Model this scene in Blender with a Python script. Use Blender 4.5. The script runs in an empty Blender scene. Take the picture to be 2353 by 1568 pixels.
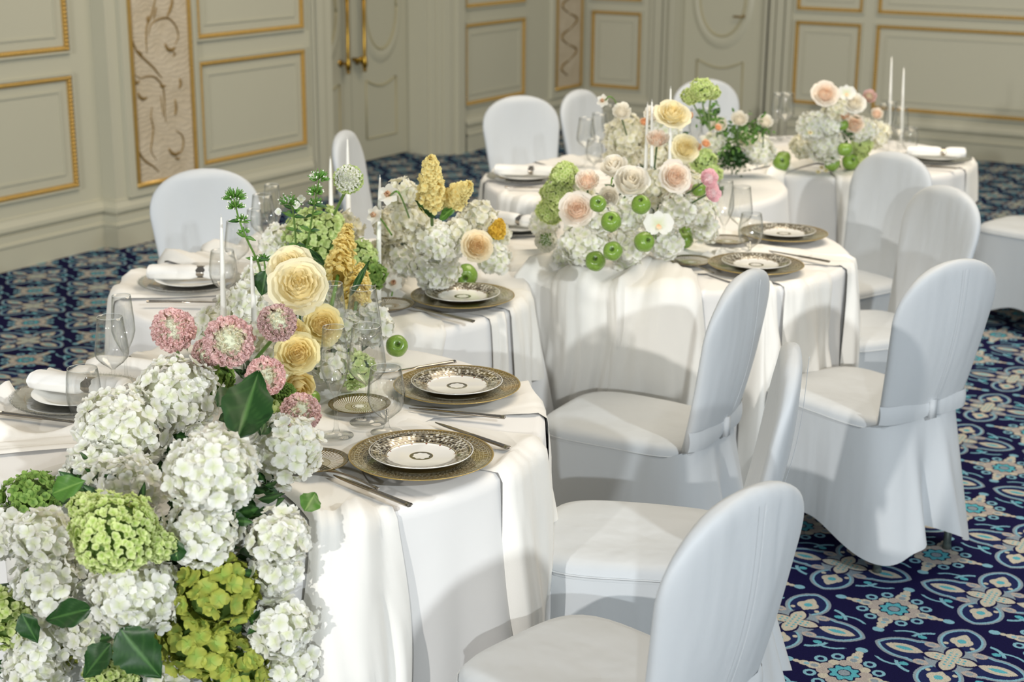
import bpy, math, random
import numpy as np
from mathutils import Matrix, Vector, noise
SC=bpy.context.scene; COL=SC.collection
PI=math.pi; sin=math.sin; cos=math.cos; rad=math.radians
W,HH=2353,1568
# ------------------------------------------------------------------ camera
F_PX=3550.; CAMZ=1.94
_p,_y,_r=rad(16.2),rad(31.4),rad(-.45)
FW=np.array([-sin(_y)*cos(_p),cos(_y)*cos(_p),-sin(_p)])
_R=np.array([cos(_y),sin(_y),0.]); _U=np.cross(_R,FW)
RT=_R*cos(_r)-_U*sin(_r); UP=_U*cos(_r)+_R*sin(_r)
CP=np.array([0,0,CAMZ])
cam=bpy.data.cameras.new('camera'); camo=bpy.data.objects.new('camera',cam); COL.objects.link(camo)
camo.matrix_world=Matrix(((RT[0],UP[0],-FW[0],0),(RT[1],UP[1],-FW[1],0),(RT[2],UP[2],-FW[2],CAMZ),(0,0,0,1)))
cam.sensor_width=36; cam.lens=36*F_PX/W; cam.clip_end=60
cam.dof.use_dof=True; cam.dof.focus_distance=3.45; cam.dof.aperture_fstop=4.2
SC.camera=camo
# ------------------------------------------------------------------ world, lamps, exposure
wd=bpy.data.worlds.new('world'); SC.world=wd; wd.use_nodes=True
wd.node_tree.nodes['Background'].inputs[0].default_value=(.92,.95,.96,1)
wd.node_tree.nodes['Background'].inputs[1].default_value=.25
def lamp(name,loc,target,energy,size,color,kind='AREA',spot=None):
    l=bpy.data.lights.new(name,kind); o=bpy.data.objects.new(name,l); COL.objects.link(o)
    o.location=loc; o.rotation_euler=(Vector(target)-Vector(loc)).to_track_quat('-Z','Y').to_euler()
    l.energy=energy; l.color=color
    if kind=='AREA': l.shape='DISK'; l.size=size
    return o
lamp('flash_right',(4.9,-9.0,4.0),(-2.6,5.0,.6),470,.24,(.90,.96,1.0))
lamp('flash_left',(-.6,-9.0,3.3),(-2.8,6.0,.7),590,.24,(1.0,.97,.93))
lamp('side_flash',(4.8,.4,4.3),(-3.0,4.6,.7),260,.3,(.90,.96,1.0))
lamp('ceiling_light',(-1.5,6.5,5.6),(-2.0,5.6,0),250,4.5,(1.0,.86,.66))
SC.view_settings.view_transform='Standard'; SC.view_settings.look='None'
SC.view_settings.exposure=.10; SC.view_settings.gamma=1; SC.view_settings.use_curve_mapping=False
# ------------------------------------------------------------------ helpers
def ray(px,py):
    d=FW+RT*(px-W/2)/F_PX-UP*(py-HH/2)/F_PX
    return d/np.linalg.norm(d)
def at(px,py,z):                     # point of the horizontal plane z seen at a pixel of the photograph
    d=ray(px,py); return CP+d*((z-CAMZ)/d[2])
def atx(px,py,X): d=ray(px,py); return CP+d*(X/d[0])
def aty(px,py,Y): d=ray(px,py); return CP+d*(Y/d[1])
def atcyl(px,py,cx,cy,R):
    d=ray(px,py); o=CP[:2]-np.array((cx,cy)); a=d[:2]@d[:2]; b=2*o@d[:2]; k=o@o-R*R; D=max(b*b-4*a*k,0)
    return CP+d*((-b-D**.5)/2/a)
class MB:
    "mesh builder"
    def __init__(s): s.v=[]; s.f=[]; s.n=0; s.c=None
    def add(s,v,f):
        v=np.asarray(v,float).reshape(-1,3); s.v.append(v); n=s.n
        s.f+= [tuple(i+n for i in q) for q in f]; s.n+=len(v); return s
    def box(s,x0,x1,y0,y1,z0,z1):
        v=[(x,y,z) for x in (x0,x1) for y in (y0,y1) for z in (z0,z1)]
        return s.add(v,[(0,1,3,2),(4,6,7,5),(0,4,5,1),(2,3,7,6),(0,2,6,4),(1,5,7,3)])
    def grid(s,P,closeu=False,closev=False):
        P=np.asarray(P,float); a,b=P.shape[:2]; f=[]
        for i in range(a if closeu else a-1):
            for j in range(b if closev else b-1):
                i2=(i+1)%a; j2=(j+1)%b
                f.append((i*b+j,i*b+j2,i2*b+j2,i2*b+j))
        return s.add(P.reshape(-1,3),f)
    def lathe(s,prof,n=32,loc=(0,0,0),rfun=None):
        P=np.zeros((n,len(prof),3))
        for i in range(n):
            t=2*PI*i/n; k=1 if rfun is None else rfun(t)
            for j,(r,z) in enumerate(prof): P[i,j]=(loc[0]+r*k*cos(t),loc[1]+r*k*sin(t),loc[2]+z)
        return s.grid(P,closeu=True)
    def tube(s,pts,r,n=6,cap=True):
        pts=[np.array(p,float) for p in pts]; m=len(pts)
        rs=r if hasattr(r,'__len__') else [r]*m
        P=np.zeros((m,n,3)); up=None
        for i in range(m):
            t=pts[min(i+1,m-1)]-pts[max(i-1,0)]; t/=np.linalg.norm(t)+1e-9
            if up is None: up=np.array((0,0,1.)) if abs(t[2])<.9 else np.array((1.,0,0))
            a=np.cross(t,up); a/=np.linalg.norm(a)+1e-9; b=np.cross(a,t); up=b
            for k in range(n):
                an=2*PI*k/n; P[i,k]=pts[i]+rs[i]*(a*cos(an)+b*sin(an))
        n0=s.n; s.grid(P,closev=True)
        if cap: s.f.append(tuple(n0+k for k in range(n))[::-1]); s.f.append(tuple(n0+(m-1)*n+k for k in range(n)))
        return s
    def ball(s,c,r,n=8,m=6):
        r=np.array(r if hasattr(r,'__len__') else (r,r,r),float)
        P=np.zeros((n,m+1,3))
        for i in range(n):
            for j in range(m+1):
                t=2*PI*i/n; p=PI*j/m
                P[i,j]=np.array(c)+r*np.array((sin(p)*cos(t),sin(p)*sin(t),-cos(p)))
        return s.grid(P,closeu=True)
    def xf(s,M,v=None):
        M=np.array(M); V=np.concatenate(s.v) ; V=V@M[:3,:3].T+M[:3,3]; s.v=[V]; return s
    def mesh(s,name,smooth=True):
        me=bpy.data.meshes.new(name); V=np.concatenate(s.v)
        me.from_pydata(V.tolist(),[],s.f); 
        if smooth: me.shade_smooth()
        if s.c is not None:
            a=me.attributes.new('tone','FLOAT','POINT'); a.data.foreach_set('value',np.concatenate(s.c).astype(np.float32))
        me.update(); return me
def obj(name,mb,mat=None,parent=None,loc=(0,0,0),rot=(0,0,0),smooth=True,scale=None):
    me=mb.mesh(name,smooth) if isinstance(mb,MB) else mb
    if mat is not None and not me.materials: me.materials.append(mat)
    o=bpy.data.objects.new(name,me); COL.objects.link(o); o.parent=parent; o.location=loc; o.rotation_euler=rot
    if scale is not None: o.scale=(scale,)*3 if not hasattr(scale,'__len__') else scale
    return o
def tag(o,label=None,cat=None,group=None,kind=None):
    if label: o['label']=label
    if cat: o['category']=cat
    if group: o['group']=group
    if kind: o['kind']=kind
    return o
def thing(name,label,cat,loc=(0,0,0),rot=(0,0,0),group=None):
    o=bpy.data.objects.new(name,None); COL.objects.link(o); o.location=loc; o.rotation_euler=rot; o.empty_display_size=.05
    return tag(o,label,cat,group)
def struct(name,mb,mat,parent=None,smooth=False):
    o=obj(name,mb,mat,parent,smooth=smooth)
    if parent is None: o['kind']='structure'
    return o
def frame(direction,up=(0,0,1)):     # rotation matrix whose +Z is the direction
    return Vector(direction).to_track_quat('Z','Y').to_matrix()
# ---- shader expressions: arithmetic that builds math nodes
class X:
    nt=None
    def __init__(s,v): s.v=v
    @staticmethod
    def n(op,*a,clamp=False):
        nd=X.nt.nodes.new('ShaderNodeMath'); nd.operation=op; nd.use_clamp=clamp
        for i,q in enumerate(a):
            q=q.v if isinstance(q,X) else q
            if isinstance(q,(int,float)): nd.inputs[i].default_value=q
            else: X.nt.links.new(q,nd.inputs[i])
        return X(nd.outputs[0])
    def __add__(s,o): return X.n('ADD',s,o)
    __radd__=__add__
    def __sub__(s,o): return X.n('SUBTRACT',s,o)
    def __rsub__(s,o): return X.n('SUBTRACT',o,s)
    def __mul__(s,o): return X.n('MULTIPLY',s,o)
    __rmul__=__mul__
    def __truediv__(s,o): return X.n('DIVIDE',s,o)
    def __lt__(s,o): return X.n('LESS_THAN',s,o)
    def __gt__(s,o): return X.n('GREATER_THAN',s,o)
    def abs(s): return X.n('ABSOLUTE',s)
    def sqrt(s): return X.n('SQRT',s)
    def fract(s): return X.n('FRACT',s)
    def floor(s): return X.n('FLOOR',s)
    def sin(s): return X.n('SINE',s)
    def cos(s): return X.n('COSINE',s)
def mx(a,b): return X.n('MAXIMUM',a,b)
def mn(a,b): return X.n('MINIMUM',a,b)
def atan2(a,b): return X.n('ARCTAN2',a,b)
def hyp(a,b): return (a*a+b*b).sqrt()
def mixc(f,a,b):
    nd=X.nt.nodes.new('ShaderNodeMix'); nd.data_type='RGBA'
    for q,i in ((f,0),(a,6),(b,7)):
        q=q.v if isinstance(q,X) else q
        if isinstance(q,(int,float)): nd.inputs[i].default_value=q
        elif isinstance(q,tuple): nd.inputs[i].default_value=(*q,1)
        else: X.nt.links.new(q,nd.inputs[i])
    return X(nd.outputs[2])
def s2l(h):
    return tuple((c/12.92 if c<=.04045 else ((c+.055)/1.055)**2.4) for c in [int(h[i:i+2],16)/255 for i in (0,2,4)])
def newmat(name):
    m=bpy.data.materials.new(name); m.use_nodes=True; X.nt=m.node_tree
    return m,m.node_tree,m.node_tree.nodes['Principled BSDF']
def coords(kind='Object'):
    tc=X.nt.nodes.new('ShaderNodeTexCoord'); sp=X.nt.nodes.new('ShaderNodeSeparateXYZ')
    X.nt.links.new(tc.outputs[kind],sp.inputs[0]); return X(sp.outputs[0]),X(sp.outputs[1]),X(sp.outputs[2]),tc.outputs[kind]
def geopos():
    g=X.nt.nodes.new('ShaderNodeNewGeometry'); sp=X.nt.nodes.new('ShaderNodeSeparateXYZ')
    X.nt.links.new(g.outputs['Position'],sp.inputs[0]); return X(sp.outputs[0]),X(sp.outputs[1]),X(sp.outputs[2]),g.outputs['Position']
def noisetex(scale,vec=None,detail=2,rough=.5,out=0):
    n=X.nt.nodes.new('ShaderNodeTexNoise'); n.inputs['Scale'].default_value=scale; n.inputs['Detail'].default_value=detail; n.inputs['Roughness'].default_value=rough
    if vec is not None: X.nt.links.new(vec,n.inputs['Vector'])
    return X(n.outputs[out])
def link(b,key,x):
    x=x.v if isinstance(x,X) else x
    if isinstance(x,(int,float)): b.inputs[key].default_value=x
    else: X.nt.links.new(x,b.inputs[key])
def bump(b,h,strength=.3,dist=.002):
    bn=X.nt.nodes.new('ShaderNodeBump'); bn.inputs['Strength'].default_value=strength; bn.inputs['Distance'].default_value=dist
    X.nt.links.new(h.v,bn.inputs['Height']); X.nt.links.new(bn.outputs[0],b.inputs['Normal'])
def mat(name,hexcol,rough=.6,metal=0.,var=.08,vscale=8.,bumpk=None,sheen=0.,spec=.5,coat=0.,trans=0.):
    m,nt,b=newmat(name); c=s2l(hexcol)
    x,y,z,v=coords()
    n=noisetex(vscale,v)
    d=tuple(q*(1-var) for q in c); l=tuple(min(1,q*(1+var)) for q in c)
    link(b,'Base Color',mixc(n,d,l)); b.inputs['Roughness'].default_value=rough; b.inputs['Metallic'].default_value=metal
    b.inputs['Sheen Weight'].default_value=sheen; b.inputs['Specular IOR Level'].default_value=spec; b.inputs['Coat Weight'].default_value=coat
    if bumpk: bump(b,noisetex(bumpk[0],v),bumpk[1],bumpk[2])
    return m
def petalmat(name,edge,heart,rough=.55,transl=.25,jit=.06,sub=None):
    "petals: the tone attribute runs from the heart (0) to the rim (1); random per object"
    m,nt,b=newmat(name); at_=nt.nodes.new('ShaderNodeAttribute'); at_.attribute_name='tone'; t=X(at_.outputs['Fac'])
    x,y,z,v=coords(); n=noisetex(30.,v)
    ce,ch=s2l(edge),s2l(heart)
    oi=nt.nodes.new('ShaderNodeObjectInfo')
    col=mixc(X.n('SMOOTH_MIN',t,1.,.1),ch,ce)
    k=(n-.5)*2*jit+(X(oi.outputs['Random'])-.5)*jit+1
    hs=nt.nodes.new('ShaderNodeHueSaturation'); nt.links.new(col.v,hs.inputs['Color']); nt.links.new(k.v,hs.inputs['Value'])
    nt.links.new(hs.outputs[0],b.inputs['Base Color']); b.inputs['Roughness'].default_value=rough; b.inputs['Specular IOR Level'].default_value=.25
    tr=nt.nodes.new('ShaderNodeBsdfTranslucent'); nt.links.new(hs.outputs[0],tr.inputs['Color'])
    ms=nt.nodes.new('ShaderNodeMixShader'); ms.inputs[0].default_value=transl
    nt.links.new(b.outputs[0],ms.inputs[1]); nt.links.new(tr.outputs[0],ms.inputs[2]); nt.links.new(ms.outputs[0],nt.nodes['Material Output'].inputs[0])
    return m
def glassmat(name,tint=(1,1,1),k=1.):
    m,nt,b=newmat(name); nt.nodes.remove(b)
    lw=nt.nodes.new('ShaderNodeLayerWeight'); lw.inputs[0].default_value=.5
    f=X(lw.outputs['Facing']); g=nt.nodes.new('ShaderNodeBsdfGlossy'); g.inputs['Roughness'].default_value=.035
    tr=nt.nodes.new('ShaderNodeBsdfTransparent')
    col=mixc(X.n('POWER',f,4.),(.992,.995,.993),(.50,.52,.50)); nt.links.new(col.v,tr.inputs[0])
    fac=X.n('POWER',f,3.)*.5*k+.075*k
    ms=nt.nodes.new('ShaderNodeMixShader'); nt.links.new(fac.v,ms.inputs[0]); nt.links.new(tr.outputs[0],ms.inputs[1]); nt.links.new(g.outputs[0],ms.inputs[2])
    nt.links.new(ms.outputs[0],nt.nodes['Material Output'].inputs[0]); return m
# ================================================================== materials of the room
SC.cycles.max_bounces=7; SC.cycles.diffuse_bounces=3; SC.cycles.transparent_max_bounces=24; SC.cycles.glossy_bounces=3
SC.cycles.caustics_reflective=False; SC.cycles.caustics_refractive=False
M_wall=mat('painted_panelling','bcb9a5',.45,var=.015,vscale=3)
M_door=mat('painted_door','bdbaa5',.4,var=.015,vscale=3)
M_trim=mat('painted_trim','bab7a3',.42,var=.015,vscale=3)
M_gold=mat('gilt_beading','c9a45a',.36,metal=.5,var=.2,vscale=60)
M_vine=mat('tarnished_gilt','8f7442',.45,metal=.4,var=.25,vscale=30)
M_brass=mat('polished_brass','b08a35',.22,metal=1.,var=.05)
M_groove=mat('taupe_groove','b2aa88',.5,var=.05)
def carved():
    m,nt,b=newmat('carved_plaster'); x,y,z,v=coords()
    n=noisetex(9.,v,3); w=noisetex(28.,v,2)
    link(b,'Base Color',mixc(n,s2l('b5a58a'),s2l('d2c5af'))); b.inputs['Roughness'].default_value=.5
    bump(b,n*.7+(z*220.+n*30.).sin()*.12+w*.5,.6,.012); return m
M_carved=carved()
def carpet():
    m,nt,b=newmat('ornamental_carpet'); x,y,z,v=geopos()
    th=rad(1.3); s=.435
    ux=((x+1.363)*cos(th)+(y-3.749)*sin(th))/s; uy=((y-3.749)*cos(th)-(x+1.363)*sin(th))/s
    wob=noisetex(260.,v,1); wob2=noisetex(260.,v,1)
    ux=ux+(wob-.5)*.012; uy=uy+(wob-.5)*-.012
    a=(ux+.5).fract()-.5; c=(uy+.5).fract()-.5
    a=a.abs()*2.10; c=c.abs()*2.10                                   # motif A, 0..1 from its centre
    p=(ux.fract()-.5).abs()*2; q=(uy.fract()-.5).abs()*2       # motif B
    def vesica(u,w,cu,half,wid):                               # negative inside
        R=(half*half+wid*wid)/(2*wid); return hyp(u-cu,w+(R-wid))-R
    def ell(u,w,cu,cw,ru,rw): return hyp((u-cu)/ru,(w-cw)/rw)-1
    def inn(d,t=0.): return d<t
    navy=s2l('191842'); blue=s2l('86b8ca'); grey=s2l('8f9da8'); cream=s2l('c8c2b2'); teal=s2l('5cb0bf'); navy2=s2l('242c58'); sand=s2l('b5aca6')
    col=navy
    # motif A
    lx=vesica(a,c,.55,.40,.27); ly=mn(hyp(a,c-.55)-.27, vesica(c,a,.56,.36,.27))
    lx2=mn(lx,hyp(a-.36,c-.0)-.30)
    curl1=(hyp(a-.62,c-.20)-.30).abs()-.018; curl2=(hyp(a-.30,c-.30)-.30).abs()-.024
    lob=mn(lx2,ly)
    col=mixc(inn(mx(mx(curl1,.40-c),.50-a)),col,blue)
    col=mixc(inn(mx(curl2,mx(.38-c,.36-a))),col,blue)
    col=mixc(inn(ell(a,c,.48,.42,.06,.045)),col,teal)
    col=mixc(inn(lob,.035),col,grey); col=mixc(inn(lob,.0),col,blue); col=mixc(inn(lob,-.03),col,navy2)
    col=mixc(inn(ell(a,c,.31,.27,.10,.075)),col,sand); col=mixc(inn(ell(a,c,.31,.27,.05,.035)),col,grey)
    col=mixc(inn(hyp(a,c)-.33),col,grey); 
    col=mixc(inn(mn(vesica(a,c,.2,.20,.13),vesica(c,a,.2,.20,.13))),col,navy)
    col=mixc(inn(mn(vesica(a,c,.17,.17,.10),vesica(c,a,.17,.17,.10))),col,cream)
    dots=hyp((a*14).fract()-.5,(c*14).fract()-.5)-.26
    col=mixc(inn(mx(dots,hyp(a,c)-.24))*inn(mn(vesica(a,c,.17,.17,.09),vesica(c,a,.17,.17,.09))),col,teal)
    col=mixc(inn(vesica(a,c,.60,.25,.115)),col,cream); col=mixc(inn(vesica(a,c,.60,.13,.045)),col,teal)
    fl=mn(hyp(a-.05,c-.55)-.10,vesica(c,a,.58,.20,.10)); col=mixc(inn(fl),col,cream); col=mixc(inn(hyp(a,c-.56)-.058),col,teal)
    col=mixc(inn(hyp(a-.17,c-.42)-.035),col,cream)
    # motif B
    r=hyp(p,q); an=atan2(q,p)
    arm=mn(ell(p,q,.38,0,.10,.085),mn(ell(p,q,.50,0,.07,.06),ell(p,q,.60,0,.045,.035)))
    arm2=mn(ell(q,p,.38,0,.10,.095),mn(ell(q,p,.50,0,.07,.07),ell(q,p,.58,0,.045,.05)))
    armd=mn(arm,arm2)
    col=mixc(inn(mn(ell(p,q,.71,0,.075,.06),ell(q,p,.67,0,.065,.075))),col,blue)
    col=mixc(inn(armd),col,cream)
    col=mixc(inn(mn(ell(p,q,.47,0,.035,.03),ell(q,p,.45,0,.03,.035))),col,blue)
    col=mixc(inn(mn(ell(p,q,.37,0,.05,.04),ell(q,p,.36,0,.045,.045))),col,grey)
    for cp,cq in ((.20,.36),(.36,.20)):
        rr=hyp(p-cp,q-cq); col=mixc(inn((rr-.06).abs()-.02),col,blue)
    col=mixc(inn(hyp(p-.19,q-.19)-.07),col,cream)
    col=mixc(inn(mn(hyp(p-.24,q-.07)-.08,hyp(p-.07,q-.24)-.08)),col,sand)
    col=mixc(inn(r-(an*8).cos()*.025-.185),col,navy)
    col=mixc(inn(r-(an*8).cos()*.025-.165),col,teal); col=mixc(inn(r-.085),col,navy); col=mixc(inn(r-.07),col,grey)
    f1=noisetex(430.,v,1); f2=noisetex(170.,v,2)
    k=f1*1.3+f2*.4-.05
    hs=nt.nodes.new('ShaderNodeHueSaturation'); nt.links.new(col.v,hs.inputs['Color']); nt.links.new(k.v,hs.inputs['Value'])
    nt.links.new(hs.outputs[0],b.inputs['Base Color']); b.inputs['Roughness'].default_value=.95; b.inputs['Specular IOR Level'].default_value=.1
    b.inputs['Specular IOR Level'].default_value=.05
    bump(b,f1,.5,.004); return m
M_carpet=carpet()
# ================================================================== floor and walls
WL=-6.43; WP=-6.33; WD=-6.88; WC=-6.55; WB=11.9; TOPZ=3.4
fl=MB(); fl.box(-7.2,3.2,-3,12.2,-.06,0); struct('floor',fl,M_carpet)
wl=MB()
wl.box(-7.1,WL,-1.0,6.11,0,TOPZ); wl.box(-7.1,WP,6.11,8.04,0,TOPZ); wl.box(-7.1,-6.96,8.04,9.73,0,TOPZ); wl.box(-7.1,-6.68,9.73,9.80,0,TOPZ); wl.box(-7.1,WC,9.80,11.9,0,TOPZ)
wall_left=struct('wall_left',wl,M_wall)
wb=MB(); wb.box(-7.1,-5.66,WB,12.15,0,TOPZ); wb.box(-5.66,-4.90,12.03,12.15,0,TOPZ); wb.box(-4.90,3.2,WB,12.15,0,TOPZ)
wall_back=struct('wall_back',wb,M_wall)
# baseboards: a profile of (how proud, height) swept along each stretch
PROF=[(.036,0),(.036,.122),(.044,.127),(.044,.139),(.030,.146),(.030,.184),(.010,.188),(.010,.200),(.034,.206),(.032,.228),(.020,.244),(.012,.258),(.012,.266),(0,.272)]
def sweep(mb,a,b,nrm,prof=PROF,ext0=0,ext1=0):
    a=np.array(a,float); b=np.array(b,float); nrm=np.array(nrm,float); t=(b-a)/np.linalg.norm(b-a)
    P=np.zeros((2,len(prof),3))
    for j,(o,z) in enumerate(prof):
        P[0,j,:2]=a+nrm*o-t*o*ext0; P[0,j,2]=z; P[1,j,:2]=b+nrm*o+t*o*ext1; P[1,j,2]=z
    mb.grid(P)
def baseboard(name,stretches):
    mb=MB()
    for a in stretches: sweep(mb,*a)
    return struct(name,mb,M_trim)
baseboard('baseboard_left',[((WL,-1),(WL,6.11),(1,0),PROF,0,-1),((WL,6.11),(WP,6.11),(0,-1),PROF,-1,1),((WP,6.11),(WP,7.84),(1,0),PROF,1,0),((WC,9.98),(WC,11.9),(1,0),PROF,0,-1)])
baseboard('baseboard_back',[((WC,WB),(-5.91,WB),(0,-1),PROF,-1,0),((-4.65,WB),(3.2,WB),(0,-1),PROF)])
# plain sill mouldings of the walls
def gold_panel(parent,to3,u0,u1,z0,z1,sides='LRBT',w=.026):
    """a gilt beaded frame and its inner grey ridge; to3(u,z,out) maps wall coordinates"""
    fr=MB(); bd=MB(); rd=MB(); pn=MB()
    def bar(mb,a,b,c,d,o0,o1):
        P=[(u,z,o) for u in (a,b) for z in (c,d) for o in (o0,o1)]
        mb.add([to3(*p) for p in P],[(0,1,3,2),(4,6,7,5),(0,4,5,1),(2,3,7,6),(0,2,6,4),(1,5,7,3)])
    S={'L':(u0,u0+w,z0,z1),'R':(u1-w,u1,z0,z1),'B':(u0,u1,z0,z0+w),'T':(u0,u1,z1-w,z1)}
    for k in sides:
        a,b,c,d=S[k]; bar(fr,a,b,c,d,0,.012)
        L=max(b-a,d-c); n=int(L/.021)
        if n>190: n=190
        for i in range(n):
            t=(i+.5)/n
            if b-a>d-c: u,z=a+(b-a)*t,(c+d)/2
            else: u,z=(a+b)/2,c+(d-c)*t
            p=to3(u,z,.012); bd.ball(p,.0115,6,4)
    q=.012
    for k,(a,b,c,d) in {'L':(u0-q,u0,z0-q,z1+q),'R':(u1,u1+q,z0-q,z1+q),'B':(u0,u1,z0-q,z0),'T':(u0,u1,z1,z1+q)}.items():
        if k in sides: bar(rd,a,b,c,d,0,.02)
    i0=.075; t=.012; U0,U1,Z0,Z1=u0+i0,u1-i0,z0+i0,z1-i0
    for (a,b,c,d) in ((U0,U0+t,Z0+t,Z1-t),(U1-t,U1,Z0+t,Z1-t),(U0,U1,Z0,Z0+t),(U0,U1,Z1-t,Z1)): bar(rd,a,b,c,d,0,.007)
    o=obj('gold_frame',fr,M_gold,parent,smooth=False); o2=obj('beading',bd,M_gold,o); o2['kind']='stuff'
    obj('panel_moulding',rd,M_trim,parent,smooth=False)
def left3(x): return lambda u,z,o: (x+o,u,z)
back3=lambda u,z,o: (u,WB-o,z)
for z0,z1 in ((.365,.975),(1.105,2.7)):
    gold_panel(wall_left,left3(WL),4.25,5.925,z0,z1)
    gold_panel(wall_left,left3(WL),2.1,4.05,z0,z1)
    gold_panel(wall_left,left3(WP),6.815,7.79,z0,z1)
    gold_panel(wall_left,left3(WC),9.995,10.88,z0-.01,z1)
    gold_panel(wall_back,back3,-6.48,-6.0,z0-.04,z1)
    gold_panel(wall_back,back3,-4.625,-4.08,z0-.045,z1)
    gold_panel(wall_back,back3,-3.96,-1.9,z0-.045,z1)
    gold_panel(wall_back,back3,-1.78,-1.2,z0-.045,z1)
# casings around the door recess on the left wall, and the back door
def casing(name,boxes,lab=None):
    mb=MB()
    for b in boxes: mb.box(*b,0,TOPZ)
    return struct(name,mb,M_trim)
casing('trim_1',[(-6.5,-6.318,7.84,7.855),(-6.5,-6.305,7.865,7.885),(-6.5,-6.295,7.90,7.96),(-6.5,-6.31,7.96,8.06),(-6.9,-6.34,8.03,8.10)])
casing('trim_2',[(-6.94,-6.69,9.70,9.77),(-6.93,-6.64,9.735,9.81),(-6.92,-6.60,9.765,9.85),(-6.91,-6.54,9.79,9.90),(-6.9,-6.51,9.86,9.95),(-6.89,-6.53,9.94,9.99)])
casing('trim_3',[(-5.91,-5.88,11.87,12.0),(-5.87,-5.80,11.86,12.0),(-5.79,-5.76,11.87,12.0),(-5.74,-5.68,11.88,12.05),(-5.68,-5.645,11.93,12.05)])
casing('trim_4',[(-4.92,-4.89,11.93,12.05),(-4.875,-4.86,11.90,12.05),(-4.84,-4.80,11.88,12.0),(-4.78,-4.72,11.86,12.0),(-4.71,-4.66,11.87,12.0)])
# carved pilaster panels
def pil(u0,u1,x,z0,vines):
    p=MB(); p.box(x-.1,x+.03,u0-.075,u1+.075,.272,TOPZ); c=obj('pilaster',p,M_wall,wall_left,smooth=False)
    q=MB(); q.box(x,x+.033,u0,u1,z0,TOPZ-.2); obj('carved_panel',q,M_carved,c,smooth=False)
    fr=MB(); X1=x+.03
    for (a,b,cc,d) in ((u0-.02,u0,z0,TOPZ-.2),(u1,u1+.026,z0-.026,TOPZ-.2),(u0-.02,u1,z0-.026,z0)): fr.box(X1-.01,X1+.012,a,b,cc,d)
    for i in range(int((1.6-z0)/.017)):
        fr.ball((X1+.012,u1+.013,z0+i*.017),.0085,6,4)
        if i%1==0: fr.ball((X1+.012,u0-.01,z0+i*.017),.006,5,4)
    for i in range(int((u1-u0)/.017)): fr.ball((X1+.012,u0+i*.017,z0-.013),.0085,6,4)
    obj('gold_frame',fr,M_gold,c)
    vm=MB()
    for k,(pts,r) in enumerate(vines):
        P=[atx(zx*.40816,zy*.40816,X1+.003) for zx,zy in pts]
        P=smooth_path(P,4); n=len(P)
        vm.tube(P,[r*(.35+.65*sin(PI*(i+.6)/(n+.2))) for i in range(n)],6)
    if vines:
        o=obj('scroll_ornament',vm,M_vine,c)
    return c
def smooth_path(P,k):
    P=[np.array(p,float) for p in P]; out=[]
    for i in range(len(P)-1):
        p0=P[max(i-1,0)];p1=P[i];p2=P[i+1];p3=P[min(i+2,len(P)-1)]
        for j in range(k):
            t=j/k; out.append(.5*((2*p1)+(-p0+p2)*t+(2*p0-5*p1+4*p2-p3)*t*t+(-p0+3*p1-3*p2+p3)*t**3))
    out.append(P[-1]); return out
V1=[([(875,-60),(872,0),(850,90),(825,150),(822,225),(828,300)],.006),([(835,200),(850,140),(895,108),(950,105),(990,150),(1003,210),(985,250)],.006),
 ([(965,-40),(968,10),(955,60),(940,95)],.009),([(928,245),(942,275),(965,283),(985,268)],.011),([(972,290),(985,305),(972,318)],.006),([(735,150),(740,210),(770,290),(820,340),(862,380),(890,415),(912,440)],.007),
 ([(750,415),(790,440),(825,432),(870,435),(905,470),(918,500),(925,560),(928,640),(935,690)],.006),([(775,520),(785,545),(805,558),(828,550)],.010),
 ([(855,600),(850,660),(862,720),(856,790),(850,850),(880,900)],.005),([(990,735),(1022,760),(1032,800),(1022,850),(1000,870)],.006),([(950,835),(965,862),(990,870),(1010,855)],.011),([(985,885),(1000,897),(1010,885)],.007),
 ([(775,790),(780,850),(815,905),(860,935),(895,968)],.007),([(1010,440),(1016,470),(1008,500)],.009),([(985,560),(990,610),(985,650)],.008),([(835,90),(828,110),(838,130)],.008),([(880,40),(870,80),(865,110)],.006),
 ([(760,450),(770,470),(785,455)],.007),([(905,540),(912,600),(920,660)],.004),([(760,280),(790,300),(800,325)],.007),([(930,480),(915,490),(900,480)],.008)]
pil(6.27,6.715,WP,.345,V1)
pil2=pil(11.37,11.765,WC,.36,[])
vm=MB(); rnd=random.Random(4)
for k in range(9):
    z=.45+k*.13; s=1 if k%2 else -1; P=[(WC+.035,11.565+s*(.02+.12*sin(t*2.4))*(.6+.4*cos(t)),z+.13*t-.03*t*t) for t in np.linspace(0,1.4,9)]
    vm.tube(P,[.004+.006*sin(PI*i/8) for i in range(9)],6)
obj('scroll_ornament',vm,M_vine,pil2)
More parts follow.
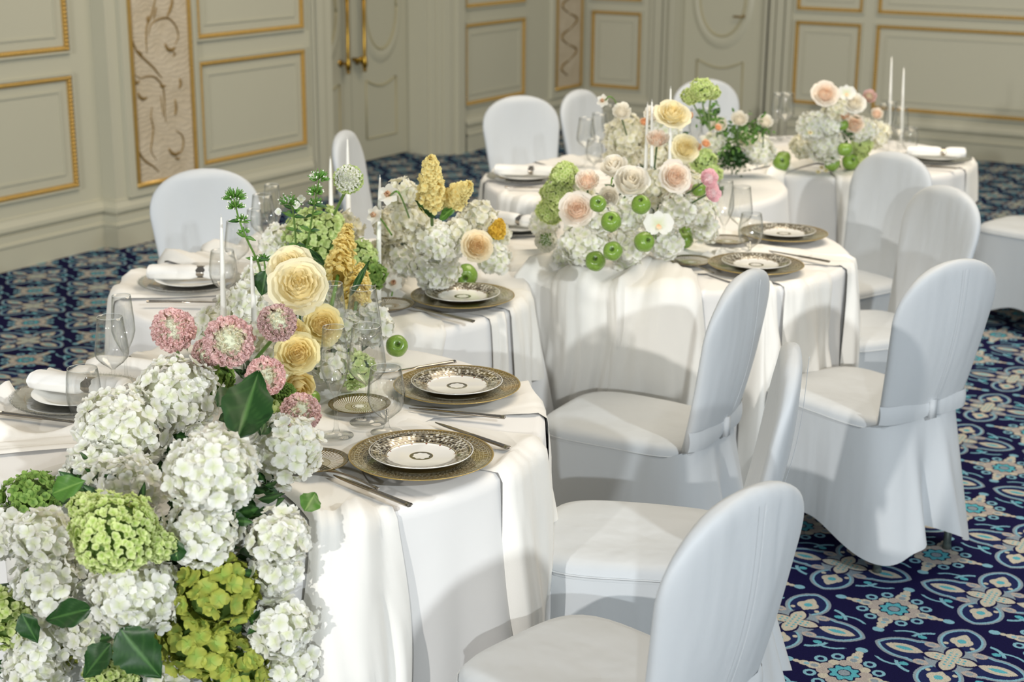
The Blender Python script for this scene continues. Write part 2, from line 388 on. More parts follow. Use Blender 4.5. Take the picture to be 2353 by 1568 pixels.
# doors
def leaf(parent,to3,u0,u1,cu,ru,cz,rz,pu0,pu1,pz0,pz1,sag):
    mb=MB(); P=[to3(u,z,o) for u in (u0,u1) for z in (0.012,2.6) for o in (-.05,0)]
    mb.add(P,[(0,1,3,2),(4,6,7,5),(0,4,5,1),(2,3,7,6),(0,2,6,4),(1,5,7,3)])
    lf=obj('door_leaf',mb,M_door,parent,smooth=False)
    ring=MB(); P=[to3(cu+ru*cos(t),cz+rz*sin(t),.004) for t in np.linspace(0,2*PI,49)]; ring.tube(P,.010,6); obj('oval_moulding',ring,M_groove,lf)
    dish=MB(); G=np.zeros((40,6,3))
    for i in range(40):
        t=2*PI*i/40
        for j,(k,o) in enumerate(((1.03,.006),(1.10,.012),(1.18,.014),(1.26,.010),(1.32,.004),(1.36,-.001))): G[i,j]=to3(cu+ru*k*cos(t),cz+rz*(1+(k-1)*1.0)*sin(t),o)
    dish.grid(G,closeu=True); obj('oval_surround',dish,M_door,lf)
    pm=MB(); n=14
    top=[(pu1+(pu0-pu1)*i/n, pz1-sag*sin(PI*i/n)) for i in range(n+1)]
    P=[to3(u,z,.003) for u,z in [(pu0,pz0),(pu1,pz0)]+top+[(pu0,pz0)]]; pm.tube(P,.008,5); obj('panel_moulding',pm,M_groove,lf)
    return lf
d1=thing('door_1',None,None); d1['kind']='structure'
L3=left3(WD)
leaf(d1,L3,9.012,9.72,9.378,.19,1.12,.30,9.18,9.555,.175,.608,.055)
leaf(d1,L3,8.30,9.005,8.65,.19,1.12,.30,8.46,8.865,.175,.608,.055)
for px0,px1 in ((800,798),(838,834)):
    b=atx(px0,150,WD+.07); hb=MB(); y=b[1]
    pts=[(WD+.07,y,.70),(WD+.07,y,.72),(WD+.07,y,.745),(WD+.07,y,.77),(WD+.07,y,.80),(WD+.07,y,1.75)]
    hb.tube(pts,[.009,.018,.022,.016,.0125,.0125],10); hb.ball((WD+.07,y,.695),.014); hb.ball((WD+.07,y,1.2),.016)
    hb.tube([(WD,y,.755),(WD+.07,y,.755)],.010,8); hb.lathe([(0,.0),(.024,.0),(.022,.01),(.012,.014)],12,(0,0,0)) if 0 else None
    hb.tube([(WD,y,.755),(WD+.006,y,.755)],.026,14); hb.tube([(WD,y,1.7),(WD+.07,y,1.7)],.010,8)
    obj('pull_handle',hb,M_brass,d1)['label']='long brass pull handle'
hk=MB(); c=atx(818,137,WD+.03); hk.tube([(WD,c[1],c[2]),(WD+.07,c[1],c[2])],.014,8); hk.ball((WD+.08,c[1],c[2]),(.012,.028,.028)); obj('door_knob',hk,M_brass,d1)
d2=thing('door_2',None,None); d2['kind']='structure'
bd3=lambda u,z,o:(u,11.98-o,z)
leaf(d2,bd3,-5.645,-4.925,-5.305,.205,1.12,.31,-5.515,-5.10,.15,.61,.06)
c=aty(1712,38,11.98); hk=MB(); hk.tube([(c[0],11.98,c[2]),(c[0],11.93,c[2]),(c[0]-.01,11.925,c[2]),(c[0]-.08,11.925,c[2])],.008,8); hk.ball((c[0],11.975,c[2]),(.02,.008,.02)); obj('lever_handle',hk,M_vine,d2)
# ================================================================== tablecloths
def clothmat(name,hexc,bk=.25):
    m,nt,b=newmat(name); x,y,z,v=coords(); n=noisetex(4.,v,3); w=noisetex(900.,v,1)
    c=s2l(hexc); link(b,'Base Color',mixc(n,tuple(q*.96 for q in c),c)); b.inputs['Roughness'].default_value=.7
    b.inputs['Sheen Weight'].default_value=.12; b.inputs['Specular IOR Level'].default_value=.3
    bump(b,n*1.+w*.05,bk,.012); return m
M_cloth=clothmat('white_tablecloth','f1efec'); M_runner=clothmat('cream_voile','f2efe8',.4)
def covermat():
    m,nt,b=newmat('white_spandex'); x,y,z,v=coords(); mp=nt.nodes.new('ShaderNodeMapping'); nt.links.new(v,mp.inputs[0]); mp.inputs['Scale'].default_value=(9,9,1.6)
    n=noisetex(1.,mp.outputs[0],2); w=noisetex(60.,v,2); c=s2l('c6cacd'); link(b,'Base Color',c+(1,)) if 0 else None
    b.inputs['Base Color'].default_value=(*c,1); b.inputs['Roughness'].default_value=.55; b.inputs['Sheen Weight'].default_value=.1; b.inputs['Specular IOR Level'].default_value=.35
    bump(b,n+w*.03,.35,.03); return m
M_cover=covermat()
TZ=.75
TABLES=[(-2.28,2.63,.655),(-2.96,3.72,.645),(-2.30,4.79,.64),(-2.97,5.87,.645),(-2.50,7.03,.63)]
def ring_noise(seed,n,rough):
    r=random.Random(seed); comps=[(r.choice(n),r.uniform(0,2*PI),r.uniform(.5,1)) for _ in range(rough)]
    s=sum(c[2] for c in comps)
    return lambda t: sum(c[2]*sin(c[0]*t+c[1]) for c in comps)/s
def tablecloth(i,cx,cy,R,label):
    A=ring_noise(10+i,[9,11,13,14,17,19,22,23],7); B=ring_noise(50+i,[3,4,5,7],3); NA=300
    prof=[0,.3,.5,.7,.82,.9,.95,.98]
    rows=[]
    zs=np.concatenate([[0,.004,.012,.03,.06],np.linspace(.1,TZ-.006,16)])
    P=np.zeros((NA,len(prof)+len(zs),3))
    for a in range(NA):
        t=2*PI*a/NA; f=A(t); f=np.sign(f)*abs(f)**.8*1.5; g=B(t)
        for j,k in enumerate(prof):
            rr=(R-.012)*k; x,y=rr*cos(t),rr*sin(t)
            h=noise.noise(Vector((x*5+i*7,y*5,.3)))*.004+ noise.noise(Vector((x*16+i*7,y*16,.3)))*.0015
            P[a,j]=(x,y,TZ+h*(1 if j else 0))
        for j,d in enumerate(zs):
            amp=.046*min(1,(d/.40))*(1+.4*g)
            rr=R-.012+.012*min(1,(d/.012))+ .012*g*min(1,d/.3)+amp*f+.015*min(1,d/.5)
            t2=t+.02*sin(t*7+i+d*3)*min(1,d)
            P[a,len(prof)+j]=(rr*cos(t2),rr*sin(t2),TZ-d if d<.012 else TZ-d)
    mb=MB(); mb.grid(P,closeu=True)
    o=obj('tablecloth',mb,M_cloth,None,(cx,cy,0)); return tag(o,label,'tablecloth','white cloths over the round tables')
LT=['white floor-length tablecloth of the nearest round table with the flowers spilling down its front',
 'white floor-length tablecloth of the second table, left of centre before a rounded chair back',
 'white tablecloth of the middle right table, with swags of cream fabric and two gold plates',
 'white tablecloth of the far left table before the pair of chair backs near the corner',
 'white tablecloth of the farthest table at upper right near the back wall']
CLOTHS=[tablecloth(i,*TABLES[i],LT[i]) for i in range(5)]
# ------------------------------------------------------------------ draped runner
ZT=TZ+.014
FLAT=[(*at(px,py,ZT)[:2],r) for px,py,r in ((968,1052,.17),(1050,890,.17),(1063,684,.17),(1737,611,.17),(1801,539,.17),(722,1062,.09),(826,932,.09),(893,702,.09),(1588,601,.09),(1672,553,.09),
  (185,908,.17),(440,645,.17),(1205,406,.17),(1185,522,.17),(2150,362,.17),(860,1130,.10),(800,1100,.09),(1090,1000,.08),(1060,955,.08),(960,850,.08),(1030,730,.07),(100,965,.08),(30,955,.08),(440,697,.09),(1210,433,.09),(773,1003,.05),(846,972,.05),(889,995,.05),(1850,595,.1),(1600,615,.06))]
def flat(x,y):
    k=1.
    for a,b,r in FLAT:
        d=math.hypot(x-a,y-b)
        if d<r+.06: k=min(k,max(0.,(d-r)/.06))
    return k

def strip(parent,tb,phi,width,L0,L1,nf=4,amp=.012,off=0.,sway=0.,seed=0,name='drape',hang_flare=1.):
    """fabric lying on the table from radius L0 outward and falling over the edge"""
    cx,cy,R=TABLES[tb]; r=random.Random(seed*7+13); n=int(max(8,nf*8)); m=int((L1-L0)/.02)+2
    d=np.array((cos(phi),sin(phi))); pz=np.array((-sin(phi),cos(phi))); ph=[r.uniform(0,6.28) for _ in range(6)]
    Re=R+.002; P=np.zeros((n+1,m+1,3))
    for i in range(n+1):
        s=i/n-.5
        for j in range(m+1):
            L=L0+(L1-L0)*j/m
            wd_=width*(1+.12*sin(L*5+ph[0])); t=off+s*wd_+sway*sin(3.2*L+ph[1])+.012*sin(9*L+ph[2]+s*4)
            q_=s*nf*.8+seed*3.7; f=noise.noise(Vector((q_+.35*sin(3*L+ph[3]),L*1.6,seed*1.3))); f3=noise.noise(Vector((q_*2.3,L*2.5,seed+9.)))
            h=amp*(1.9*max(0,f+.15)**.8+.7*abs(f3))
            edge=min(1,min(i,n-i)/2.); h=.003+h*edge
            re=math.sqrt(max(Re*Re-t*t,.01))
            if L<re-.02:
                q=d*L+pz*t; P[i,j]=(cx+q[0],cy+q[1],TZ+.004+h*(.06+.94*flat(cx+q[0],cy+q[1])))
            else:
                o=L-(re-.02); an=min(o/.03,1)*PI/2; dn=max(0,o-.03)
                q=d*re+pz*t; nn=q/np.linalg.norm(q)
                fl=(h*(1+.8*min(1,dn/.3))*hang_flare+(.006*min(1,dn/.1)+.018*min(1,dn/.5))*(.15+.85*min(1,min(i,n-i)/3.)))
                q=nn*(Re-.02+.024*sin(an)+fl*sin(an)+0)+ 0
                P[i,j]=(cx+q[0],cy+q[1],TZ+.004+h*cos(an)-.02*(1-cos(an))-dn)
    mb=MB(); mb.grid(P); return obj(name,mb,M_runner,parent)
def crumple(parent,tb,rx,ry,ang,seed,h=.02,off=(0,0)):
    cx,cy,R=TABLES[tb]; mb=MB(); n,m=72,22; P=np.zeros((n,m,3)); mid=(cx+off[0],cy+off[1])
    for i in range(n):
        t=2*PI*i/n
        k=1+.16*noise.noise(Vector((cos(t)*2,sin(t)*2,seed)))+.05*sin(9*t+seed)
        for j in range(m):
            u=j/(m-1); x,y=rx*k*u*cos(t),ry*k*u*sin(t)
            X0,Y0=x*cos(ang)-y*sin(ang),x*sin(ang)+y*cos(ang)
            w=noise.noise(Vector((X0*3.2,Y0*3.2,seed+5)))*2.2
            z=abs(sin((t*5+seed)+w*2+u*2.5))**1.5*h*(.25+u)*min(1,(1-u)*6) + .002
            px,py=mid[0]+X0-cx,mid[1]+Y0-cy; rr=math.hypot(px,py)
            lim=R-.03
            if rr>lim: px,py=px*lim/rr,py*lim/rr
            P[i,j]=(cx+px,cy+py,TZ+.006+z*(.04+.96*flat(cx+px,cy+py)))
    mb.grid(P,closeu=True); return obj('crumpled_fabric',mb,M_runner,parent)
def runner(tb,label,strips,cr):
    t=thing('fabric_runner',label,'fabric runner',(TABLES[tb][0],TABLES[tb][1],TZ),group='cream fabric draped along the tables')
    inv=Matrix.Translation((-TABLES[tb][0],-TABLES[tb][1],-TZ))
    for k,a in enumerate(strips):
        o=strip(t,tb,rad(a[0]),*a[1:4],**(a[4] if len(a)>4 else {}),seed=tb*20+k); o.matrix_parent_inverse=inv
    for k,a in enumerate(cr):
        o=crumple(t,tb,*a,seed=tb*9+k*3+1.5); o.matrix_parent_inverse=inv
    return t
runner(0,'cream fabric folded between the plates of the nearest table and falling over its right edge',
  [(-35,.22,.25,1.36,dict(nf=3,amp=.020)),(9,.24,.15,1.36,dict(nf=3,amp=.012)),(46,.24,.2,1.36,dict(nf=3,amp=.014)),(150,.3,.1,.66,dict(nf=4,amp=.02)),(190,.45,.1,.70,dict(nf=6,amp=.03)),(222,.36,.1,.72,dict(nf=6,amp=.034)),(-90,.3,.2,1.0,dict(nf=4,amp=.015))],
  [(.42,.34,0.6)])
runner(1,'cream fabric over the second table, hanging at its right side below the gold plate',
  [(-38,.38,.15,1.15,dict(nf=5,amp=.015)),(15,.22,.2,.9,dict(nf=4,amp=.012)),(-2,.08,.3,.95,dict(nf=2,amp=.012)),(215,.3,.2,1.0,dict(nf=4,amp=.012)),(165,.4,.1,.7,dict(nf=6,amp=.026)),(120,.4,.1,.7,dict(nf=7,amp=.026))],
  [(.40,.34,0)])
runner(2,'cream fabric in deep swags across the front of the middle right table',
  [(-120,.34,.1,1.36,dict(nf=4,amp=.028)),(-92,.34,.1,1.36,dict(nf=5,amp=.030)),(-66,.26,.2,1.3,dict(nf=3,amp=.028)),(-18,.24,.2,1.25,dict(nf=4,amp=.020)),(12,.2,.2,1.0,dict(nf=4,amp=.014)),(-145,.3,.2,1.2,dict(nf=4,amp=.02)),(-35,.12,.2,1.3,dict(nf=2,amp=.02))],
  [(.46,.36,.3)])
runner(3,'cream fabric over the far left table among its glasses',
  [(200,.3,.1,.9,dict(nf=4,amp=.012)),(-110,.3,.1,1.1,dict(nf=4,amp=.012)),(150,.35,.1,.7,dict(nf=5,amp=.012)),(-40,.3,.1,1.0,dict(nf=4,amp=.012))],
  [(.36,.34,0)])
runner(4,'cream fabric over the farthest table, one tail falling in front of the green apples',
  [(-112,.12,.2,1.0,dict(nf=2,amp=.025)),(-95,.10,.2,.95,dict(nf=2,amp=.02)),(10,.3,.2,.8,dict(nf=4,amp=.01)),(-60,.2,.2,1.0,dict(nf=4,amp=.012))],
  [(.36,.30,0)])
# ================================================================== chairs
M_leg=mat('grey_chair_leg','6f7b78',.3,metal=.6,var=.05)
def superell(t,a,b,p=3.):
    c,s=cos(t),sin(t); k=(abs(c/1)**p+abs(s/1)**p)**(-1/p); return a*k*c,b*k*s
def chair_meshes():
    D={}
    # backrest: sections up the back; local +Y is the way the sitter faces
    NZ=30; NT=40; P=np.zeros((NZ,NT,3))
    for i in range(NZ):
        u=i/(NZ-1); z=.40+.55*(1-(1-u)**1.5)
        s=max(0,(z-.44)/.51)
        half=.162+.046*min(s/.68,1)**.9
        if s>.68: half=.208*max(0,1-((s-.68)/.32)**2.5)**.5
        half=max(half,.004)
        th=.030*(1-.15*s)* (1 if s<.93 else math.sqrt(max(0,1-((s-.93)/.07)**2))*.95+.05)
        lean=-.215-.10*s**1.1
        for k in range(NT):
            t=2*PI*k/NT; x,y=superell(t,half,th,2.8)
            dish=-.028*(1-(x/.21)**2)*sin(PI*min(1,s*1.05))*1.   # hollow towards the sitter
            P[i,k]=(x,y+lean+dish+.012,z)
    mb=MB(); mb.grid(P,closev=True); n0=mb.n-NT; mb.f.append(tuple(range(n0,n0+NT))); D['backrest']=mb.mesh('backrest')
    # seat outline
    def outline(t,g=0.):
        x,y=superell(t,.218+g,.215+g,4.2); w=1-.10*(.5-y/.43); y=y*(1.26 if y>0 else 1)   # narrower at the back
        return x*w,y
    NT=64; prof=[(-.215,.455),(-.15,.462),(-.08,.47),(-.03,.472),(-.008,.466),(.0,.455),(.003,.44),(.001,.425)]
    P=np.zeros((len(prof),NT,3))
    for j,(g,z) in enumerate(prof):
        for k in range(NT):
            t=2*PI*k/NT; x,y=outline(t,g) if g>-.2 else (0,.02)
            if g<=-.03: z2=z+.006*cos(x*7)*cos(y*7)
            else: z2=z
            P[j,k]=(x,y,z2-.012*max(0,-y)*2)
    mb=MB(); mb.grid(P,closev=True); D['seat']=mb.mesh('seat')
    mb=MB(); mb.tube([(*outline(2*PI*k/NT,.004),.4445-.012*max(0,-outline(2*PI*k/NT)[1])*2) for k in range(NT+1)],.0024,5); D['piping']=mb.mesh('piping')
    # skirt
    NT=160; NZ=16; P=np.zeros((NZ,NT,3))
    for k in range(NT):
        t=2*PI*k/NT
        corner=max(abs(sin(2*t))**2.2,0); 
        back=math.exp(-((t-1.5*PI)/.16)**2); back2=math.exp(-((t-1.5*PI-.30)/.12)**2)+math.exp(-((t-1.5*PI+.30)/.12)**2)
        hem=.045+.075*(1-corner)
        for j in range(NZ):
            u=j/(NZ-1); z=.435+(hem-.435)*u-.0
            x,y=outline(t,.003+.022*u*corner+.012*u-.032*back*u*min(1,u*2)+.028*back2*u+.006*u*sin(5*t+1)*sin(3*t))
            if y<0: y*=1.10
            lean=-.042*max(0,-y/.215)*u
            P[j,k]=(x,y+lean*1.0,z+(.030*min(1,max(0,-y-.15)/.08)*(1-u)))
    mb=MB(); mb.grid(P,closev=True); D['skirt']=mb.mesh('skirt')
    # sash and knot behind the back
    P=[]; N=26
    G=np.zeros((N+1,5,3))
    for i in range(N+1):
        u=i/N; x=-.185+.37*u; y=-.214-.036*math.sqrt(max(0,1-(x/.186)**4))
        for j in range(5):
            v=j/4-.5; zz=.492+v*.056*(1-.25*math.exp(-((x)/.03)**2)); G[i,j]=(x,y-.004*(1-4*v*v)-.004,zz)
    mb=MB(); mb.grid(G); mb.box(-.012,.012,-.268,-.252,-.0+.464,.520); D['sash']=mb.mesh('sash')
    mb=MB(); mb.tube([(0,-.243-.10*((z-.44)/.51)**1.1-.028*sin(PI*min(1,((z-.44)/.51)*1.05)),z) for z in np.linspace(.53,.93,14)],.0006,4); D['back_seam']=mb.mesh('back_seam')
    mb=MB(); mb.tube([(0,0,0),(0,0,.02),(0,0,.17)],[.014,.012,.012],8); D['leg']=mb.mesh('leg')
    return D
CH=chair_meshes()
def chair(px,py,face,label,z=.95,origin=None,skip=()):
    """px,py: the top of the back in the photograph; face: yaw of the way the sitter looks (deg, 0=+X)"""
    f=np.array((cos(rad(face)),sin(rad(face))))
    if origin is None:
        p=at(px,py,z)[:2]+f*.325; origin=(p[0],p[1],0)
    t=thing('banquet_chair',label,'chair',origin,(0,0,rad(face-90)),'white covered banquet chairs')
    P_={}
    for n in ('backrest','seat','piping','skirt','sash','back_seam'):
        if n in skip: continue
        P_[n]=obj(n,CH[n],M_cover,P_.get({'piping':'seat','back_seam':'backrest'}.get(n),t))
    for sx,sy in ((-.185,.225),(.185,.225),(-.155,-.235),(.155,-.235)): obj('leg',CH['leg'],M_leg,t,(sx,sy,0))
    return t
CHL=[(460,385,-33,'white covered chair at the left, its rounded back facing us before the pilaster'),
 (776,300,22,'white covered chair turned almost edge-on in front of the double door'),
 (1190,218,-38,'white covered chair with a broad back left of its twin, beside the door casing'),
 (1320,205,-2,'white covered chair standing close behind the broad-backed one near the corner'),
 (1615,180,-37,'white covered chair before the back wall door behind the tall green viburnum'),
 (2072,348,-113,'white covered chair in front of the farthest table, its back turned to the cloth'),
 (2195,427,-126,'white covered chair with back hollow towards us, behind the belted chair at right'),
 (2215,600,156,'white covered chair at right seen from behind with a sash tied across its back'),
 (1738,625,182,'white covered chair seen edge-on at the middle, its seat against the second table'),
 (1847,800,203,'white covered chair edge-on between two others, its back slightly hollow towards us'),
 (1748,1130,168,'nearest white covered chair at the bottom, its rounded back closest to the camera')]
CHAIRS=[chair(a,b,c,d) for a,b,c,d in CHL]
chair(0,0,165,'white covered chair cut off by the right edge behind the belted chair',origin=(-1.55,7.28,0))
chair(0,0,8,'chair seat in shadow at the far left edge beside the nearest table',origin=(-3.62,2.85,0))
# ================================================================== table ware
def plate_pattern(name,mode):
    m,nt,b=newmat(name); x,y,z,v=coords(); r=hyp(x,y); an=atan2(y,x); n=noisetex(90.,v,2); n2=noisetex(420.,v,1)
    white=s2l('f2f0ea'); gold=s2l('7d6a3c'); brown=s2l('4a3f2a'); line=s2l('c9bf9f'); gold2=s2l('b59a55')
    metalm=0.
    def band(r0,w): return ((r-r0).abs()-w)<0
    def dots(r0,dr,count,size,ph=0.):
        u=(an*(count/(2*PI))+ph).fract()-.5; return (hyp(u*(2*PI*r0/count),(r-r0)*.75)-size)<0
    base=mixc(n,s2l('5a4a2a'),s2l('84703e'))
    if mode=='charger':
        col=mixc(n,gold,brown)
        outer=r>.088
        col=mixc((r>.125),col,mixc(n,s2l('8f7842'),s2l('6b5930')))
        for r0,c,sz in ((.096,60,.0030),(.1045,66,.0030),(.113,56,.0036),(.1215,84,.0027),(.130,88,.0028),(.139,64,.0036),(.148,110,.0022)):
            d=dots(r0,0,c,sz); alt=((an*(c/(2*PI))).floor()*.5).fract()>.25
            col=mixc(d,col,mixc(((n2-.5)*6+.5),s2l('1e170e'),s2l('cfc4a4')))
        for r0 in (.0915,.1,.1085,.117,.1255,.1345,.1435): col=mixc(band(r0,.0005),col,line)
        col=mixc(r>.1535,col,gold2)
        metal=(r>.085)
    if mode=='dessert':
        col=mixc(n,s2l('6b5c44'),s2l('4c412f'))
        for k,(r0,c,sz) in enumerate(((.078,56,.0018),(.0825,60,.0022),(.0885,52,.0030),(.0955,60,.0030),(.1025,50,.0036),(.108,110,.0015))):
            u=(an*(c/(2*PI))+.5*0).floor(); rn=((u*12.9898+k*3.1).sin()*43758.5).fract()
            col=mixc(dots(r0,0,c,sz),col,mixc(rn>.62,mixc(rn>.3,s2l('2a2318'),s2l('8b8373')),s2l('dcd8cb')))
        for r0 in (.0755,.0855,.092,.099,.106): col=mixc(band(r0,.0005),col,line)
        col=mixc(r>.1105,col,white); col=mixc(r<.0735,col,white)
        bl=dots(.0725,0,14,.0022); col=mixc(bl*(r<.0738),col,s2l('8c5a48'))
        gear=.0178+ (an*8).cos()*.0012
        col=mixc((r<.0255)*(r>gear),col,s2l('55503c'))
        col=mixc(band(.0252,.0004),col,gold2)
        metal=(r>.0755)*(r<.11)
    if mode=='bread':
        st=((an+r*9.)*(56/(2*PI))).fract()
        col=mixc(st>.5,mixc(n,s2l('6b5527'),s2l('8a713a')),white)
        col=mixc((r-.0345)<0,col,mixc(n,s2l('7b6a3c'),s2l('8f8358')))
        st2=((an-r*9.)*(44/(2*PI))).fract(); col=mixc((r<.033)*(st2>.5)*(r>.02),col,s2l('d6d0bd'))
        col=mixc(r<.018,col,s2l('8b8158')); col=mixc(band(.016,.0012),col,white)
        col=mixc(r<.0115+(an*8).cos()*.001,col,white)
        col=mixc(r>.0625,col,mixc(n,s2l('54451f'),s2l('7b6533')))
        col=mixc(dots(.0675,0,44,.0028),col,mixc(n2,s2l('2a2216'),s2l('a49a80')))
        metal=(r>.063)
    link(b,'Base Color',col); link(b,'Metallic',metal*.22); link(b,'Roughness',.16); b.inputs['Coat Weight'].default_value=.5; b.inputs['Coat Roughness'].default_value=.05
    return m
M_charger=plate_pattern('gilt_charger_pattern','charger'); M_dessert=plate_pattern('gilt_border_pattern','dessert'); M_bread=plate_pattern('fluted_gilt_pattern','bread')
M_china=mat('white_china','f1f0ea',.15,var=.01,coat=.5); M_silver=mat('silver','a8a095',.16,metal=1.,var=.05); M_napkin=clothmat('white_napkin','f4f3ef',.4)
M_glass=glassmat('clear_glass'); M_crystal=glassmat('crystal',k=1.6); M_rimglint=mat('pale_rim_glint','d9dcd8',.08,var=.1,spec=.9)
def plate_mesh(name,prof,m,n=96,rfun=None):
    mb=MB(); mb.lathe(prof,n,rfun=rfun); me=mb.mesh(name); me.materials.append(m); return me
ME_charger=plate_mesh('charger',[(0,.004),(.08,.004),(.09,.006),(.12,.011),(.152,.016),(.1555,.0175),(.1565,.0165),(.152,.0135),(.12,.008),(.09,.002),(.085,0),(.0,0)],M_charger)
ME_dess=plate_mesh('dessert_plate',[(0,.0045),(.066,.0045),(.073,.0065),(.078,.010),(.10,.016),(.1115,.0195),(.1125,.019),(.1115,.017),(.078,.006),(.066,.001),(.062,0),(0,0)],M_dessert)
ME_bread=plate_mesh('bread_plate',[(0,.004),(.045,.004),(.06,.008),(.073,.0125),(.0745,.012),(.073,.010),(.055,.003),(.045,0),(0,0)],M_bread)
ME_white=plate_mesh('white_plate',[(0,.0045),(.075,.0045),(.085,.008),(.112,.016),(.1135,.0155),(.112,.0135),(.085,.004),(.07,0),(0,0)],M_china)
sc=lambda t:1+.012*abs(cos(18*t))
ME_crys=plate_mesh('glass_charger',[(0,.004),(.10,.004),(.12,.007),(.158,.014),(.161,.013),(.158,.010),(.12,.003),(.10,0),(0,0)],M_crystal,n=144,rfun=sc)
mb=MB(); 
for i in range(72): mb.ball((.160*cos(2*PI*i/72)*sc(2*PI*i/72),.160*sin(2*PI*i/72)*sc(2*PI*i/72),.0135),.0042,6,4)
ME_beads=mb.mesh('beaded_rim'); ME_beads.materials.append(M_glass)
def knife_mesh(L=.235):
    mb=MB(); 
    P=[]; N=22
    for i in range(N):
        u=i/(N-1); x=u*L
        if u<.5: w=.0055+.0028*math.exp(-((u)/.12)**2)+.001*sin(u*6); h=.0040
        else: w=.0075*(1-((u-.5)/.5)**5)+.001; h=.0014
        P.append([(x,w*cos(2*PI*k/8),.004+h*sin(2*PI*k/8)) for k in range(8)])
    mb.grid(P,closev=True); mb.f.append(tuple(range(8))); return mb.mesh('knife')
def fork_mesh(L=.21):
    mb=MB(); N=14; P=[]
    for i in range(N):
        u=i/(N-1); x=u*L*.72; w=.0050-.0028*sin(PI*min(1,u))+ (.0085*max(0,(u-.8)/.2)); h=.002
        P.append([(x,w*cos(2*PI*k/8),.0045+.004*sin(PI*u)+h*sin(2*PI*k/8)) for k in range(8)])
    mb.grid(P,closev=True); mb.f.append(tuple(range(8)))
    for k in range(4):
        y=-.0096+.0064*k; mb.tube([(L*.70,y*.7,.005),(L*.76,y,.003),(L*.88,y,.004),(L,y,.010)],[.0022,.0016,.0014,.0008],5)
    return mb.mesh('fork')
ME_knife=knife_mesh(); ME_knife.materials.append(M_silver); ME_fork=fork_mesh(); ME_fork.materials.append(M_silver)
def put(name,me,label,cat,p,yaw=0,group=None,rx=0,ry=0):
    o=obj(name,me,None,None,tuple(p),(rx,ry,yaw)); return tag(o,label,cat,group)
GP=[(968,1052,0,'nearest gold place setting'),(1050,890,0,'second gold place setting on the nearest table'),(1063,684,1,'gold place setting on the second table'),(1737,611,2,'nearer gold place setting on the middle right table'),(1801,539,2,'farther gold place setting on the middle right table')]
BR=[(722,1062),(826,932),(893,702),(1588,601),(1672,553)]
DN=['nearest','second','second-table','front right','rear right']
for k,((px,py,tb,w),(bx,by)) in enumerate(zip(GP,BR)):
    p=at(px,py,ZT+.008); a=math.atan2(p[1]-TABLES[tb][1],p[0]-TABLES[tb][0])
    put('charger_plate',ME_charger,'gold and brown charger plate of the '+w,'plate',(p[0],p[1],ZT),k,'gold charger plates')
    put('dessert_plate',ME_dess,'white-centred emblem plate of the '+w,'plate',(p[0],p[1],ZT+.0075),k*1.3,'patterned plates on the chargers')
    q=at(bx,by,ZT+.006); put('bread_plate',ME_bread,'gold striped bread plate by the '+w,'plate',(q[0],q[1],ZT),k,'striped bread plates')
# cutlery: end pixels (handle end first)
def cut(kind,p0,p1,label,L=.235,z=ZT+.001):
    a=at(*p0,z); b=at(*p1,z); d=b-a; s=min(1.08,max(.9,np.linalg.norm(d)/L)); yaw=math.atan2(d[1],d[0])
    o=put(kind,ME_knife if kind=='knife' else ME_fork,label,'cutlery',a,yaw,'silver '+('knives' if kind=='knife' else 'forks'))
    return o
cut('knife',(942,1166),(750,1090),'silver knife below the nearest charger plate, its handle to the right')
cut('fork',(868,1128),(742,1080),'silver fork with tines under the nearest bread plate',z=ZT+.004)
cut('knife',(1168,1033),(1000,975),'silver knife sticking out behind the nearest charger plate')
cut('knife',(1160,963),(975,945),'silver knife between the two gold settings of the nearest table')
cut('knife',(1046,834),(880,862),'silver knife behind the second charger of the nearest table')
cut('knife',(1088,742),(960,712),'silver knife in front of the gold setting on the second table')
cut('knife',(1905,604),(1800,585),'silver knife between the two gold settings on the middle right table')
cut('fork',(1640,630),(1560,606),'silver fork below the bread plate on the middle right table')
cut('knife',(2,953),(185,976),'silver knife at the far left in front of the crystal plate')
cut('knife',(338,696),(535,698),'silver knife in front of the crystal plate on the second table')
cut('knife',(1160,432),(1262,434),'silver knife in front of the crystal plate on the far left table')
cut('knife',(2196,389),(2150,384),'silver knife at the right end of the farthest table')
# crystal settings
def napkin(p,yaw,L,label,cat='napkin'):
    t=thing('rolled_napkin',label,'napkin',tuple(p),(0,0,yaw),'rolled white napkins with metal rings')
    N=26; M_=28; P=np.zeros((N,M_,3))
    for i in range(N):
        u=i/(N-1); x=(u-.5)*L; pinch=1-.34*math.exp(-((u-.62)/.07)**2)
        for k in range(M_):
            an=2*PI*k/M_; f=1+.05*sin(3*an+u*4)+.03*sin(7*an)
            e=1 if 0<i<N-1 else .9
            P[i,k]=(x,.036*cos(an)*f*pinch*e,.024+.023*sin(an)*f*pinch*e)
    mb=MB(); mb.grid(P,closev=True)
    for i in (0,N-1):    # rolled ends: a spiral lip
        sp=[((i/(N-1)-.5)*L+(.001 if i else -.001),(.004+.028*q)*cos(q*12),.024+(.003+.016*q)*sin(q*12)) for q in np.linspace(0,1,26)]
        mb.tube(sp,.0022,5)
        mb.f.append(tuple(range(M_)) if i==0 else tuple((N-1)*M_+k for k in range(M_)))
    obj('cloth_roll',mb,M_napkin,t)
    r=MB(); Q=np.zeros((9,32,3))
    for i in range(9):
        for k in range(32):
            an=2*PI*k/32; rr=1+.03*(i in(0,8))+(.02 if i==4 else 0); Q[i,k]=((.12+.0)*L+(i/8-.5)*.042,.0275*cos(an)*rr,.024+.0185*sin(an)*rr)
    r.grid(Q,closev=True); obj('napkin_ring',r,M_silver,t)['label']='ridged metal ring'
    return t
